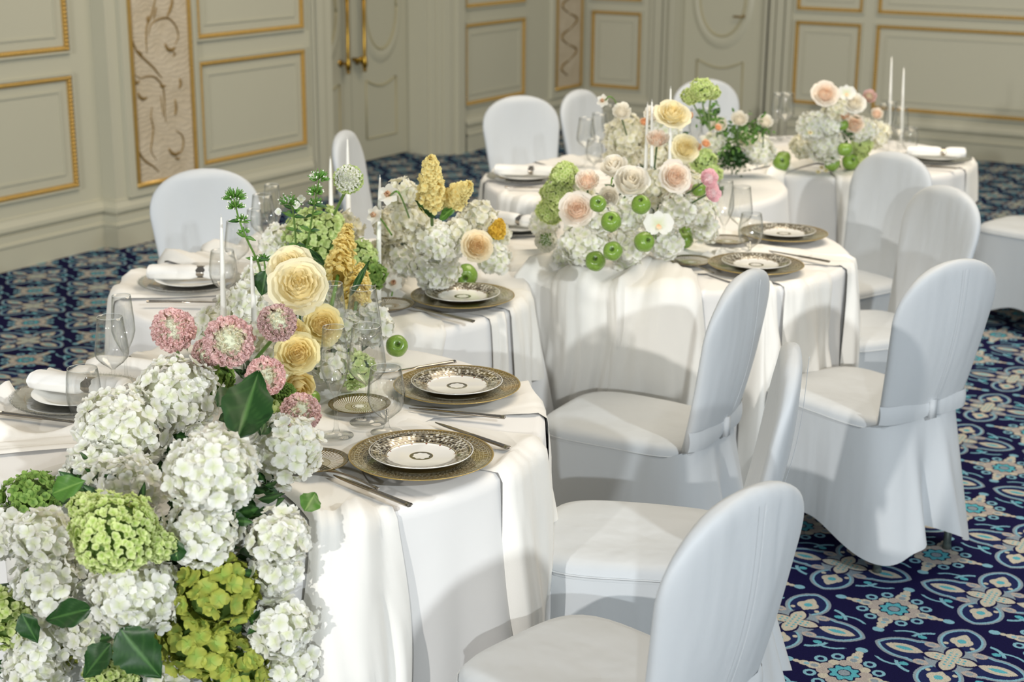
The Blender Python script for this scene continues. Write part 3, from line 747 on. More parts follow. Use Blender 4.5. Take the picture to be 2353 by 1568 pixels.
for px,py,yaw,w,L in ((185,908,14,'at the left end of the nearest table',.25),(440,645,-2,'on the second table before the left chair',.26),(1205,406,6,'on the far left table',.25),(1185,522,28,'behind the lime viburnum of the middle table',.2),(2150,362,12,'at the right end of the farthest table',.26)):
    p=at(px,py,ZT+.01)
    o=put('crystal_charger',ME_crys,'clear crystal charger with scalloped beaded rim '+w,'plate',(p[0],p[1],ZT),0,'crystal chargers')
    obj('beaded_rim',ME_beads,None,o)
    put('white_plate',ME_white,'plain white plate on the crystal charger '+w,'plate',(p[0],p[1],ZT+.006),0,'plain white plates')
    cyaw=math.atan2(RT[1],RT[0])
    napkin((p[0],p[1],ZT+.014),cyaw-rad(yaw) if 0 else cyaw+rad(-yaw*1.2),L,'rolled white napkin in a metal ring '+w)
# ------------------------------------------------------------------ glasses
def glass_mesh(name,prof,n=28):
    mb=MB(); mb.lathe(prof,n); me=mb.mesh(name); me.materials.append(M_glass); return me
def bowl(pts,th=.0012): 
    return pts+[(max(r-th,.0005),z) for r,z in pts[::-1]]
STEM=lambda h,rb:[(0,0),(rb,.0012),(rb,.0022),(rb*.5,.0045),(.008,.008),(.0045,.02),(.0036,.05),(.0036,h*.8),(.0045,h)]
def gl(name,h,rb,b):     # foot, stem and bowl as parts
    a=glass_mesh(name+'_foot',STEM(h,rb)); c=glass_mesh(name+'_bowl',b+[(r-.0012 if r>.003 else .0005,z+(.0012 if r<.01 else 0)) for r,z in b[::-1]]); return a,c
GL={'flute':gl('flute',.085,.034,[(.0045,.083),(.010,.092),(.022,.118),(.0275,.138),(.0265,.165),(.0235,.20),(.0215,.222)]),
    'wine':gl('wine',.080,.037,[(.0045,.078),(.010,.084),(.026,.096),(.036,.108),(.0385,.120),(.036,.145),(.031,.180),(.0285,.202)]),
    'water':gl('water',.030,.033,[(.0045,.028),(.012,.034),(.030,.050),(.037,.068),(.0385,.085),(.035,.112),(.0305,.138)]),
    'tumbler':(None,glass_mesh('tumbler_bowl',[(0,.0),(.022,.0005),(.032,.008),(.0375,.028),(.0385,.05),(.036,.085),(.033,.105),(.032,.105),(.035,.085),(.0372,.05),(.0362,.03),(.030,.012),(.02,.005),(0,.004)]))}
GN={'flute':('champagne_flute','tall slender champagne flute'),'wine':('wine_glass','clear stemmed wine glass'),'water':('water_glass','short-stemmed clear water glass'),'tumbler':('tumbler_glass','clear stemless tumbler glass')}
RIMS={}
for k_,(r_,z_) in {'flute':(.0209,.222),'wine':(.0279,.202),'water':(.0299,.138),'tumbler':(.0325,.105)}.items():
    mb=MB(); mb.tube([(r_*cos(2*PI*i/32),r_*sin(2*PI*i/32),z_) for i in range(33)],.00045,4); RIMS[k_]=mb.mesh('rim'); RIMS[k_].materials.append(M_rimglint)  # pale opaque ring, paints the bright edge glint of the glass
def glass(kind,px,py,where,s=1.,z=ZT):
    p=at(px,py,z); n,l=GN[kind]; t=thing(n,l+' '+where,'glass',tuple(p),group='clear drinking glasses')
    f,b=GL[kind]
    for nm,me in (('foot_and_stem',f),('bowl',b)):
        if me: bw=obj(nm,me,None,t,scale=s)
    obj('rim',RIMS[kind],None,bw)
    return t
G=[('tumbler',196,950,'left of the spilling white hydrangeas, before the rolled napkin',1.05),
('wine',265,925,'rising behind the left tumbler, before the crystal plate',1.05),('flute',292,890,'leftmost of the nearest table, above the wine glass',1.05),
('flute',773,1003,'in front of the yellow rose, left of the nearest plates',1.15),('wine',846,972,'above the nearest charger plate, right of the front flute',1.15),('water',889,995,'touching the rim of the two nearest charger plates',1.12),
('flute',770,880,'behind the front flute, before the yellow rose',1.15),('wine',838,868,'behind the front wine glass, before white hydrangeas',1.15),
('water',516,690,'beside the napkin on the second table, behind the white candle',1.1),('wine',548,655,'behind the left white candle on the second table',1.),('flute',590,640,'beside the chair back at left, behind green sprigs',1.),
('flute',630,590,'tall before the left pilaster chair, right of the sprigs',1.1),('wine',608,600,'just left of the tall one before the left chair back',1.1),
('flute',893,655,'right of the middle candle on the second table',1.1),('wine',930,650,'before the white hydrangea column of the second table',1.15),('wine',968,640,'right one before the white hydrangea column of the second table',1.1),('tumbler',905,660,'low beside the peach blooms on the second table',1.),
('wine',1345,385,'in the sparkling group on the far left table, left',1.1),('wine',1375,372,'in the sparkling group on the far left table, middle',1.1),('flute',1395,360,'tallest of the sparkling group on the far left table',1.1),('water',1365,392,'lowest of the sparkling group on the far left table',1.),
('flute',1661,580,'beside the pink ranunculus on the middle right table',1.12),('wine',1697,575,'left of the rear gold plates on the middle right table',1.1),('water',1722,592,'nearest the two gold plates on the middle right table',1.1),
('wine',1802,318,'above the green apple, before the back door',1.12),('flute',1782,322,'left of the wine glass before the back door',1.05),
('flute',2040,352,'left of the far right candles',1.1),('wine',2062,355,'between the far right candles and the napkin',1.1),('water',2088,362,'beside the farthest rolled napkin',1.),('flute',2025,345,'behind the pink bloom of the farthest table',1.),
('flute',1595,372,'before the back chair, left of the green foliage',1.1),('flute',1622,372,'right one before the back chair, left of green foliage',1.1)]
for g in G: glass(*g)
# ------------------------------------------------------------------ candles
M_wax=mat('white_wax','f6f5ee',.35,var=.01); 
def candle(px,pytop,bx,bpy_,where,zb=ZT,L=None):
    b=at(bx,bpy_,zb)
    # height so that the tip meets its pixel row
    best=min(np.arange(.15,.55,.004),key=lambda h:abs(proj((b[0],b[1],b[2]+h))[1]-pytop))
    L=L or best; tip=at(px,pytop,b[2]+L); lean=(tip[0]-b[0],tip[1]-b[1])
    t=thing('taper_candle','slender white taper candle '+where,'candle',tuple(b),group='white taper candles')
    N=8; pts=[(lean[0]*k/N,lean[1]*k/N,.012+(L-.012)*k/N) for k in range(N+1)]
    w=MB(); w.tube(pts,[.0105-.0068*(k/N) for k in range(N)]+[.0022],12); wx_=obj('wax_stick',w,M_wax,t)
    k=MB(); k.tube([(lean[0],lean[1],L),(lean[0],lean[1],L+.008)],.0007,5); obj('wick',k,M_napkin,wx_)
    h=MB(); h.lathe([(0,0),(.022,0),(.024,.004),(.023,.035),(.012,.038),(.011,.02),(0,.018)],20); obj('glass_holder',h,M_glass,t)
def proj(P):
    d=np.array(P)-CP; z=d@FW; return (W/2+F_PX*(d@RT)/z,HH/2-F_PX*(d@UP)/z)
for c in ((508,500,518,880,'left of the cream roses, leftmost of all'),(577,590,592,895,'between the pink blooms and the large cream rose'),(759,365,762,560,'left of the pale green bloom on its tall stem'),(798,320,802,560,'right of the pale green bloom on its tall stem'),
 (873,408,868,716,'standing alone at centre left beside the wine glasses'),(1488,240,1478,575,'leftmost of the trio in the middle arrangement'),(1498,234,1497,580,'middle of the trio in the middle arrangement'),(1541,204,1537,560,'behind the yellow rose, tallest of the middle arrangement'),
 (2049,132,2042,322,'left one of the far pair against the back wall'),(2077,157,2070,335,'right one of the far pair against the back wall')):
    candle(*c)
# ================================================================== flowers
R_=random.Random(11)
def petal(L,Wd,cup=.3,curl=.2,nu=4,nv=3,notch=0.,power=.7,wav=0.,seed=0):
    "flat petal along +Y rising towards +Z; returns grid (nu+1,nv+1,3) and tone"
    P=np.zeros((nu+1,nv+1,3)); T=np.zeros((nu+1,nv+1))
    for i in range(nu+1):
        u=1-(1-i/nu)**1.35; q=.48+(.7-power)*-.3
        w=Wd*(.22+.78*sin(PI/2*u/q)) if u<q else Wd*max(0,1-((u-q)/(1.03-q))**2.2)**.5
        for j in range(nv+1):
            v=2*j/nv-1; x=v*w*.5
            y=L*u*(1-.07*v*v*(u>.8))-notch*L*(1-abs(v))*(i==nu)
            z=cup*L*(u-.35*u*u)*u*1.2+curl*Wd*(v*v)*.35*u+wav*L*sin(v*4+seed+u*3)*u
            P[i,j]=(x,y,z); T[i,j]=min(1,u*1.6)
    return P,T
def rotz(a): c,s=cos(a),sin(a); return np.array([[c,-s,0],[s,c,0],[0,0,1.]])
def rotx(a): c,s=cos(a),sin(a); return np.array([[1,0,0],[0,c,-s],[0,s,c.__float__()]])
def grids_to_mb(gs):
    mb=MB(); mb.c=[]
    for P,T in gs: mb.grid(P); mb.c.append(T.reshape(-1))
    return mb
def floret(n=4,L=.017,Wd=.019,cup=.25,seed=0,nu=4,nv=3,wav=.05,tilt=.15):
    r=random.Random(seed); gs=[]
    for k in range(n):
        P,T=petal(L*r.uniform(.88,1.1),Wd*r.uniform(.9,1.1),cup*r.uniform(.2,1.4),r.uniform(-.25,.45),nu,nv,0,.6,wav,r.uniform(0,6))
        M=rotz(2*PI*k/n+r.uniform(-.15,.15))@rotx(tilt+r.uniform(-.15,.2)); P=P@M.T; P[:,:,2]+=.0012*(k%2); gs.append((P,T))
    return grids_to_mb(gs)
def ball_dirs(n,rng,lo=-1.):
    out=[]; g=PI*(3-5**.5)
    for i in range(n):
        z=1-(1-lo)*(i+.5)/n; r=math.sqrt(max(0,1-z*z)); t=g*i; out.append(np.array((r*cos(t),r*sin(t),z))+np.array([rng.uniform(-.09,.09) for _ in range(3)]))
    return [d/np.linalg.norm(d) for d in out]
def align(d,spin):
    z=d/np.linalg.norm(d); a=np.array((0,0,1.)) if abs(z[2])<.95 else np.array((1.,0,0)); x=np.cross(a,z); x/=np.linalg.norm(x); y=np.cross(z,x)
    return np.stack([x,y,z],1)@rotz(spin)
def join(base,placements,name,m,smooth=True):
    "numpy join of many transformed copies of a small mesh builder; base may be a list"
    bases=base if isinstance(base,list) else [base]
    prep=[(np.concatenate(b.v),[np.array(f) for f in b.f],np.concatenate(b.c) if b.c else None) for b in bases]
    V=[];F=[];T=[];n=0
    for i,(M,p,s) in enumerate(placements):
        v,f,t=prep[i%len(prep)]; V.append((v*s)@M.T+p); F+= [tuple(q+n) for q in f]; n+=len(v)
        if t is not None: T.append(t)
    mb=MB(); mb.v=V; mb.f=F; mb.n=n; mb.c=T or None
    me=mb.mesh(name,smooth); me.materials.append(m); return me
PM={'white':petalmat('petals_white','fbfaf4','e6ebc4',.5,.34,.05),'cream':petalmat('petals_cream','f8f5e6','ebe6bd',.5,.34,.05),'lime':petalmat('petals_lime','e6f0ac','b4d060',.55,.34,.1),
 'green':petalmat('petals_green','93b35c','587f32',.5,.25,.12),'olive':petalmat('petals_olive','bcc25a','9fbf5c',.5,.25,.1),'palegreen':petalmat('petals_palegreen','d9e8a4','bdd680',.55,.34,.1),
 'yellow':petalmat('petals_yellow','fbefb8','f9df96',.5,.36),'butter':petalmat('petals_butter','fdf5d4','fbe9ae',.5,.36),'blush':petalmat('petals_blush','fcf4e8','fbdcc0',.5,.36),'rosewhite':petalmat('petals_rosewhite','fcf9f0','fbf2de',.5,.36),
 'pink':petalmat('petals_pink','fad6d3','faeede',.55,.36,.14),'mauve':petalmat('petals_mauve','e9c8c4','dccfb0',.55,.32,.2),'heart':petalmat('petals_pale_heart','f6efd9','dfe6b4',.55,.34,.1),'hotpink':petalmat('petals_hotpink','fbd0d6','fde6e4',.5,.32,.08),'stock':petalmat('petals_stock','fbeeaa','f9e08c',.55,.36,.1),
 'peach':petalmat('petals_peach','fcdcbc','fac08c',.5,.34),'apricot':petalmat('petals_apricot','fcefcf','fad9a0',.5,.36),'gold':petalmat('petals_gold','e8c24c','cf9a2e',.5,.25,.15)}
def leafmat(name,a,b_):
    m,nt,b=newmat(name); at_=nt.nodes.new('ShaderNodeAttribute'); at_.attribute_name='tone'; t=X(at_.outputs['Fac']); x,y,z,v=coords(); n=noisetex(25.,v,3)
    link(b,'Base Color',mixc(t,mixc(n,s2l(a),tuple(q*1.4 for q in s2l(a))),s2l(b_))); b.inputs['Roughness'].default_value=.42; b.inputs['Specular IOR Level'].default_value=.4; bump(b,n,.25,.003)
    return m
M_leaf=leafmat('dark_leaf','1d3f17','4f7a3a'); M_leaf2=leafmat('fresh_leaf','466f28','7fa350'); M_stem=mat('green_stem','6b9440',.5,var=.15); M_stemd=mat('dark_stem','3d6328',.5,var=.15)
M_core=mat('flower_core_green','56702f',.8,var=.2); M_corew=mat('flower_core_pale','dde0c4',.8,var=.1)
M_budw=mat('white_bud','eef0e0',.5); M_sprig=mat('sprig_green','5f9238',.5,var=.25,vscale=60)
# shared florets
FL={}
for key,(n,L,Wd,cup,wav) in {'hyd':(4,.0192,.0200,.12,.08),'small':(5,.0088,.0088,.35,.10),'big':(4,.022,.025,.25,.10),'mid':(4,.0120,.0128,.18,.08)}.items():
    FL[key]=[floret(n,L,Wd,cup,seed=k*7+len(key),nu=6 if key in('hyd','big') else 4,nv=4 if key in('hyd','big') else 2,wav=wav) for k in range(4)]
FLM={}
def flmesh(key,k,col):
    if (key,k,col) not in FLM:
        me=FL[key][k].mesh('floret'); me.materials.append(PM[col]); FLM[(key,k,col)]=me
    return FLM[(key,k,col)]
NFL=[0]
def placements(r,squash,n,key,rng,spikes=.10):
    out=[]
    for d in ball_dirs(n,rng):
        k=1+spikes*(rng.random()-.5)*1.6+.10*sin(d[0]*4+r*90)*cos(d[1]*4+r*50)+.05*sin(d[2]*7+r*30); p=d*np.array(squash)*r*k
        dd=d/np.array(squash)**1.5+np.array([rng.uniform(-.45,.45) for _ in range(3)]); out.append((align(dd,rng.uniform(0,6.28)),p,rng.uniform(.85,1.15)))
    return out
CNT={'hyd':1.05,'small':3.6,'big':.62,'mid':2.1}
def hydrangea(c,r,col,label,key='hyd',squash=(1,1,.88),each=False,seed=0,group=None,core=None,cat='flower',name='hydrangea',stemto=None,dens=1.08):
    rng=random.Random(seed*31+7); r0=r*.86
    size={'hyd':.0180,'small':.0088,'big':.021,'mid':.0115}[key]
    n=int(dens*2.9*4*PI*r0*r0/(PI*size*size)/ (1.55 if key=='small' else 2.0))
    n=min(n,290 if each else 700)
    t=thing(name,label,cat,tuple(c),(rng.uniform(-.3,.3),rng.uniform(-.3,.3),rng.uniform(0,6)),group)
    pl=placements(r0,squash,n,key,rng)
    cm=MB(); cm.ball((0,0,0),tuple(r0*.80*np.array(squash)),14,10); obj('flower_core',cm,core or (M_corew if col in('white','cream') else M_core),t)
    if each:
        for i,(M,p,s) in enumerate(pl):
            me=flmesh(key,i%4,col); o=bpy.data.objects.new('floret',me); COL.objects.link(o); o.parent=t
            o.matrix_basis=Matrix([[*(M[k]*s),p[k]] for k in range(3)]+[[0,0,0,1]])
    else:
        me=join(FL[key],pl,'florets',PM[col]); o=obj('florets',me,None,t); o['kind']='stuff'
    if stemto is not None:
        s=MB(); q=np.array(stemto)-np.array(c); Rm=np.array(t.rotation_euler.to_matrix()).T; q=Rm@q
        s.tube(smooth_path([(0,0,0),q*.5+np.array((.01,.005,0)),q],5),.0035,6); obj('stem',s,M_stem,t)
    NFL[0]+=n; return t
# ---- roses
ROSE={}
def rose_meshes(kind):
    if kind in ROSE: return ROSE[kind]
    layers={'garden':[(.10,3,.80,0,1.3),(.20,4,.84,0,1.2),(.32,5,.84,.02,1.1),(.45,5,.80,.05,1.15),(.60,5,.72,.12,1.25),(.76,5,.62,.25,1.3),(.92,5,.48,.42,1.35)],
            'bud':[(.12,3,1.15,0,1.5),(.28,3,1.2,0,1.6),(.46,4,1.18,.04,1.5),(.64,4,1.05,.12,1.5),(.80,4,.85,.30,1.4)],
            'ranun':[(.08,3,.55,0,1.2),(.18,5,.62,0,1.2),(.30,6,.68,0,1.1),(.44,7,.70,0,1.0),(.58,7,.70,.03,1.0),(.72,7,.66,.06,1.0),(.86,6,.58,.12,1.1)]}[kind]
    rng=random.Random(len(kind)); out=[]
    for li,(rk,n,h,curl,spanm) in enumerate(layers):
        span=PI/n*spanm; NU,NV=6,8
        for v_ in range(1):
            P=np.zeros((NU+1,NV+1,3)); T=np.zeros((NU+1,NV+1)); w=rng.uniform(0,6)
            for i in range(NU+1):
                v=i/NU
                for j in range(NV+1):
                    u=2*j/NV-1; a=u*span*(.45+.55*sin(PI*min(1,.12+v*.75))) 
                    ed=1-.16*abs(u)**3
                    rr=rk*(.30+.70*sin(min(1,v*1.25)*PI/2))+curl*v**3*.55+.028*sin(u*6+w+v*3)*v+ .03*(li>2)*(v>.9)
                    z=-.45+(h+.18)*v*ed-curl*.55*v**4+.02*sin(u*5+w)*v + .18*rk*0
                    P[i,j]=(rr*cos(a),rr*sin(a),z); T[i,j]=min(1,(.12+rk*.75+.25*v*(rk>.3))/1.0)
            mb=grids_to_mb([(P,T)]); out.append((li,n,mb))
    ROSE[kind]=out; return out
RM={}
def rose(c,r,facing,col,label,kind='garden',seed=0,group=None,stemto=None,name='garden_rose',sepals=False):
    rng=random.Random(seed+3); Q=frame(facing).to_euler()
    t=thing(name,label,'flower',tuple(c),tuple(Q),group)
    for (li,n,mb) in rose_meshes(kind):
        key=(kind,li,col)
        if key not in RM: me=mb.mesh('petal'); me.materials.append(PM[col]); RM[key]=me
        a0=rng.uniform(0,6.28)
        for k in range(n):
            o=bpy.data.objects.new('petal',RM[key]); COL.objects.link(o); o.parent=t
            o.rotation_euler=(rng.uniform(-.07,.07),rng.uniform(-.07,.07),a0+2*PI*k/n+rng.uniform(-.12,.12)); s=r*rng.uniform(.95,1.06); o.scale=(s,s,s)
    hm=MB(); hm.ball((0,0,-.14*r),(.60*r,.60*r,.40*r),12,8); obj('inner_petals_or_fill',hm,PM[col],t)  # plain dome in petal colour, added so deep gaps don't go dark
    cm=MB(); cm.ball((0,0,-.52*r),(.26*r,.26*r,.16*r),8,5); obj('calyx',cm,M_stem,t)
    if sepals:
        lm=MB(); lm.c=[]
        for k in range(5):
            P,T=petal(r*1.0,r*.24,-.5,0,4,2,0,.5); P=P@rotx(-.5).T@rotz(2*PI*k/5).T+np.array((0,0,-.42*r)); lm.grid(P); lm.c.append(T.reshape(-1))
        obj('sepals',lm,M_leaf2,t)
    if stemto is not None:
        Rm=np.array(frame(facing)).T; q=Rm@(np.array(stemto)-np.array(c)); s=MB()
        s.tube(smooth_path([(0,0,-.35*r),(0,0,-.9*r),q],6),.0032,6); obj('stem',s,M_stemd,t)
    return t
# ---- frilled ranunculus, scabiosa, stock
def frill_base(seed,L=.0125,Wd=.013):
    r=random.Random(seed); gs=[]
    for k in range(2):
        P,T=petal(L,Wd,.1,.9,3,5,0,.35,.22,r.uniform(0,6)); P[:,:,2]+=.0025*np.sin(np.linspace(0,9,P.shape[1]))[None,:]*T
        P=P@rotx(PI/2-.25+.5*k).T@rotz(k*2.1).T; gs.append((P,T))
    return grids_to_mb(gs)
FRB=[frill_base(k) for k in range(3)]
def frilled(c,r,facing,col,label,seed=0,group=None,stemto=None,heart='heart',name='frilled_ranunculus',squash=(1,1,.72),gap=True,dens=1.,hs=.42):
    rng=random.Random(seed); t=thing(name,label,'flower',tuple(c),tuple(frame(facing).to_euler()),group)
    s=max(.5,r/.05); out=[];inn_=[]
    for d in ball_dirs(int(430*dens),rng):
        if gap and abs(d[0]*.8+d[1]*.4)<.10 and d[2]>.55: continue
        p=d*r*.80*np.array(squash)*(1+rng.uniform(-.12,.06)); q=(align(d+np.array([rng.uniform(-.35,.35) for _ in range(3)]),rng.uniform(0,6.28)),p,s*rng.uniform(.7,1.0))
        (inn_ if d[2]+rng.uniform(-.12,.12)>1-hs*hs else out).append(q)
    o=obj('outer_petals',join(FRB,out,'outer_petals',PM[col]),None,t); o['kind']='stuff'
    o=obj('inner_petals_or_fill',join(FRB,[(M,p,q*.72) for M,p,q in inn_],'inner_petals_or_fill',PM[heart]),None,t); o['kind']='stuff'
    cm=MB(); cm.ball((0,0,0),tuple(r*.66*np.array(squash)),10,8); obj('flower_core',cm,M_core if col=='green' else M_corew,t)
    if stemto is not None:
        Rm=np.array(frame(facing)).T; q=Rm@(np.array(stemto)-np.array(c)); sm=MB(); sm.tube(smooth_path([(0,0,-.3*r),(0,0,-r),q],6),.0042,7); obj('stem',sm,M_stem,t)
    return t
def stock(a,b,r,label,seed=0,col='stock',key='mid',bare=0.):
    "flower spike from base a to tip b"
    a=np.array(a);b=np.array(b); rng=random.Random(seed); t=thing('stock_flower',label,'flower',tuple(a)); L=np.linalg.norm(b-a); ax=(b-a)/L; pl=[]
    x=align(ax,0)
    NS=230
    for i in range(NS):
        u=bare+(1-bare)*(i+.5)/NS; w=r*(1-.72*u**2.)*(1 if u>.08 else .7); an=2.4*i; d=x@np.array((cos(an),sin(an),.35+.5*u)); pl.append((align(d+np.array([rng.uniform(-.4,.4) for _ in range(3)]),rng.uniform(0,6)),ax*L*u+(x@np.array((cos(an),sin(an),0)))*w*rng.uniform(.45,1.0),rng.uniform(.95,1.4)*(1-.45*u)))
    o=obj('florets',join(FL[key],pl,'florets',PM[col]),None,t); o['kind']='stuff'
    hm=MB(); hm.tube([ax*L*.05,ax*L*.3,ax*L*.6,ax*L*.92],[r*.55,r*.6,r*.45,r*.15],8); obj('inner_petals_or_fill',hm,PM[col],t)  # core tube in petal colour, added to lighten dark gaps between florets
    s=MB(); s.tube([-ax*L*.5,ax*0,ax*L*.3],[.005,.005,.005],7); obj('stem',s,M_stem,t)
    return t
def leafmesh(L,Wd,bend=.2,fold=.25,serr=0.,nu=18,nv=14,point=1.):
    mb=MB(); mb.c=[]; P=np.zeros((nu+1,nv+1,3)); T=np.zeros((nu+1,nv+1))
    for i in range(nu+1):
        u=i/nu; w=Wd*.42*(sin(PI*u**.82)*(1-.2*u))**.9*1.25*(1+serr*(i%2)); w=max(w,.0006)
        for j in range(nv+1):
            v=2*j/nv-1; P[i,j]=(v*w*(1+.06*sin(u*23)),L*u-.12*L*abs(v)*sin(PI*u)*.0-serr*.2*L*abs(v)*0,-bend*L*u*u+fold*abs(v)*w+.03*L*sin(u*11+3*v)*abs(v))
            T[i,j]=(.8 if j==nv//2 else 0)+(.16 if ((i+abs(j-nv//2))%5==0 and j!=nv//2) else 0)
    mb.grid(P); mb.c.append(T.reshape(-1)); return mb
def leaf_at(base,tip,Wd,label,up=(0,-.4,1),m=None,serr=.0,bend=.12,fold=.25,name='leaf',roll=0.,group=None):
    base=np.array(base,float);tip=np.array(tip,float); y=tip-base; L=np.linalg.norm(y); y/=L; u=np.array(up,float); x=np.cross(y,u); x/=np.linalg.norm(x); z=np.cross(x,y)
    o=obj(name,leafmesh(L,Wd,bend,fold,serr),m or M_leaf); o.matrix_world=Matrix([[x[k],y[k],z[k],base[k]] for k in range(3)]+[[0,0,0,1]])
    o.matrix_basis=o.matrix_world
    return tag(o,label,'leaf',group)
def sprig(pts,label,buds=3,seed=0,leaves=4,white=True,r=.0032,clusters=None,bloss=(),name='phlox_sprig'):
    rng=random.Random(seed); t=thing(name,label,'flower',tuple(pts[0])); P=smooth_path([np.array(p)-np.array(pts[0]) for p in pts],5)
    s=MB(); s.tube(P,[r*(1-.4*i/len(P)) for i in range(len(P))],6); obj('stem',s,M_stem,t)
    for k in range(leaves):
        i=int(len(P)*(.15+.7*k/max(1,leaves))); 
        for sg in (-1,1):
            d=RT*sg+UP*rng.uniform(-.3,.6)-FW*rng.uniform(-.2,.5); L=rng.uniform(.018,.034)
            mb=leafmesh(L,L*.42,.25,.3,nu=6,nv=4); o=obj('leaf',mb,M_leaf2 if rng.random()<.5 else M_leaf,t,tuple(P[i])); z=-FW+np.array((0,0,.4)); y=d/np.linalg.norm(d); x=np.cross(y,z); x/=np.linalg.norm(x); z=np.cross(x,y)
            o.matrix_basis=Matrix([[x[q],y[q],z[q],P[i][q]] for q in range(3)]+[[0,0,0,1]])
    b=MB(); w=MB()
    cl=clusters or [(1.0,.024,1.),(.88,.02,.8),(.76,.018,.6)]
    for (u,cr,dn) in cl:
        c=P[min(len(P)-1,int(u*(len(P)-1)))]
        off=np.array([rng.uniform(-.5,.5)*cr,rng.uniform(-.5,.5)*cr,0]) if u<1 else np.zeros(3)
        for k in range(int(46*dn)):
            d=np.array([rng.gauss(0,1) for _ in range(3)]); d[2]=abs(d[2])*.9+.1; d/=np.linalg.norm(d); p0=c+off+d*cr*.3; p1=c+off+d*cr*rng.uniform(.8,1.1)
            b.tube([p0,(p0+p1)/2,p1],[.0007,.0020,.0009],4)
            if rng.random()<.22: w.ball(p1,.0022,5,4)
    obj('bud_cluster',b,M_sprig,t)
    if white and w.n: obj('white_buds',w,M_budw,t)
    for k,q in enumerate(bloss):
        obj('white_blossom',FL['mid'][k%4].mesh('white_blossom'),PM['white'],t,tuple(np.array(q)-np.array(pts[0])),tuple(frame(look(.2*k-.4,.3)).to_euler()),scale=.95)
    return t
def apple_mesh():
    mb=MB(); N=26; P=[]
    prof=[]
    for i in range(N):
        a=PI*i/(N-1); r=.036*sin(a)**.85*(1+.06*cos(a)); z=.033*(-cos(a))
        if i>N*.72: z-=.011*((i/(N-1)-.72)/.28)**2
        if i<N*.18: z+=.006*(1-(i/(N-1))/.18)
        prof.append((max(r,.0003),z))
    mb.lathe(prof,32,rfun=lambda t:1+.02*cos(5*t)); return mb
def applemat():
    m,nt,b=newmat('green_apple_skin'); x,y,z,v=coords(); n=noisetex(28.,v,3); s=noisetex(420.,v,1)
    c=mixc(n,s2l('648a2c'),s2l('8aa846')); c=mixc((s>.66)*.4,c,s2l('c9dc8c')); c=mixc((hyp(x,y)<.009)*(z>0),c,s2l('4c6b22'))
    link(b,'Base Color',c); b.inputs['Roughness'].default_value=.25; b.inputs['Coat Weight'].default_value=.2; return m
ME_apple=apple_mesh().mesh('apple'); ME_apple.materials.append(applemat()); M_bark=mat('apple_stalk','4b3a22',.7)
mb=MB(); mb.tube([(0,0,.016),(.001,0,.026),(.004,.001,.036)],[.0014,.0012,.0018],6); ME_stalk=mb.mesh('stalk'); ME_stalk.materials.append(M_bark)
def apple(px,py,z,label,rpx=None,facing=(0,0,1)):
    p=at(px,py,z); t=thing('green_apple',label,'apple',tuple(p),tuple(frame(facing).to_euler()),'green apples'); d=np.linalg.norm(p-CP); s=1 if rpx is None else rpx*d/F_PX/.0365
    sk=obj('skin',ME_apple,None,t,scale=s); obj('stalk',ME_stalk,None,sk); return t
def filler(pts,label,seed,n=60,L=.05,spread=.05,m=None,name='foliage',darkball=.06):
    "a bed of dark leaves under the blooms"
    rng=random.Random(seed); gs=MB(); gs.c=[]; b=leafmesh(1,.5,.2,.2,nu=5,nv=4); bv,bt=b.v[0],b.c[0]
    for k in range(n):
        c=np.array(pts[k%len(pts)])+np.array([rng.gauss(0,spread) for _ in range(3)])*np.array((1,1,.7)); d=np.array([rng.gauss(0,1) for _ in range(3)]); M=align(d,rng.uniform(0,6)); n0=gs.n
        gs.v.append((bv*L*rng.uniform(.6,1.2))@M.T+c); gs.f+=[tuple(i+n0 for i in f) for f in b.f]; gs.n+=len(bv); gs.c.append(bt)
    o=obj(name,gs,m or M_leaf); tag(o,label,'foliage',kind='stuff'); return o
# ================================================================== the arrangements
T1=TABLES[0]
def pz(px,py,z): return at(px,py,z)
def front(px,py,R): return atcyl(px,py,T1[0],T1[1],R)
def rm(p,rpx): return rpx*np.linalg.norm(np.array(p)-CP)/F_PX
VIEW=-FW
def look(a=0.,b=.35): # facing towards the camera, turned a to the right, b upward
    v=-FW+RT*a+np.array((0,0,1))*b; return tuple(v/np.linalg.norm(v))
W_='white mophead hydrangea '
SEED=[1]
def H(p,rpx,col,label,**k):
    SEED[0]+=1; return hydrangea(p,rm(p,rpx),col,label,seed=SEED[0],group=k.pop('group',{'white':'white hydrangeas','cream':'white hydrangeas','lime':'lime green blooms'}.get(col,'green hydrangeas')),**k)
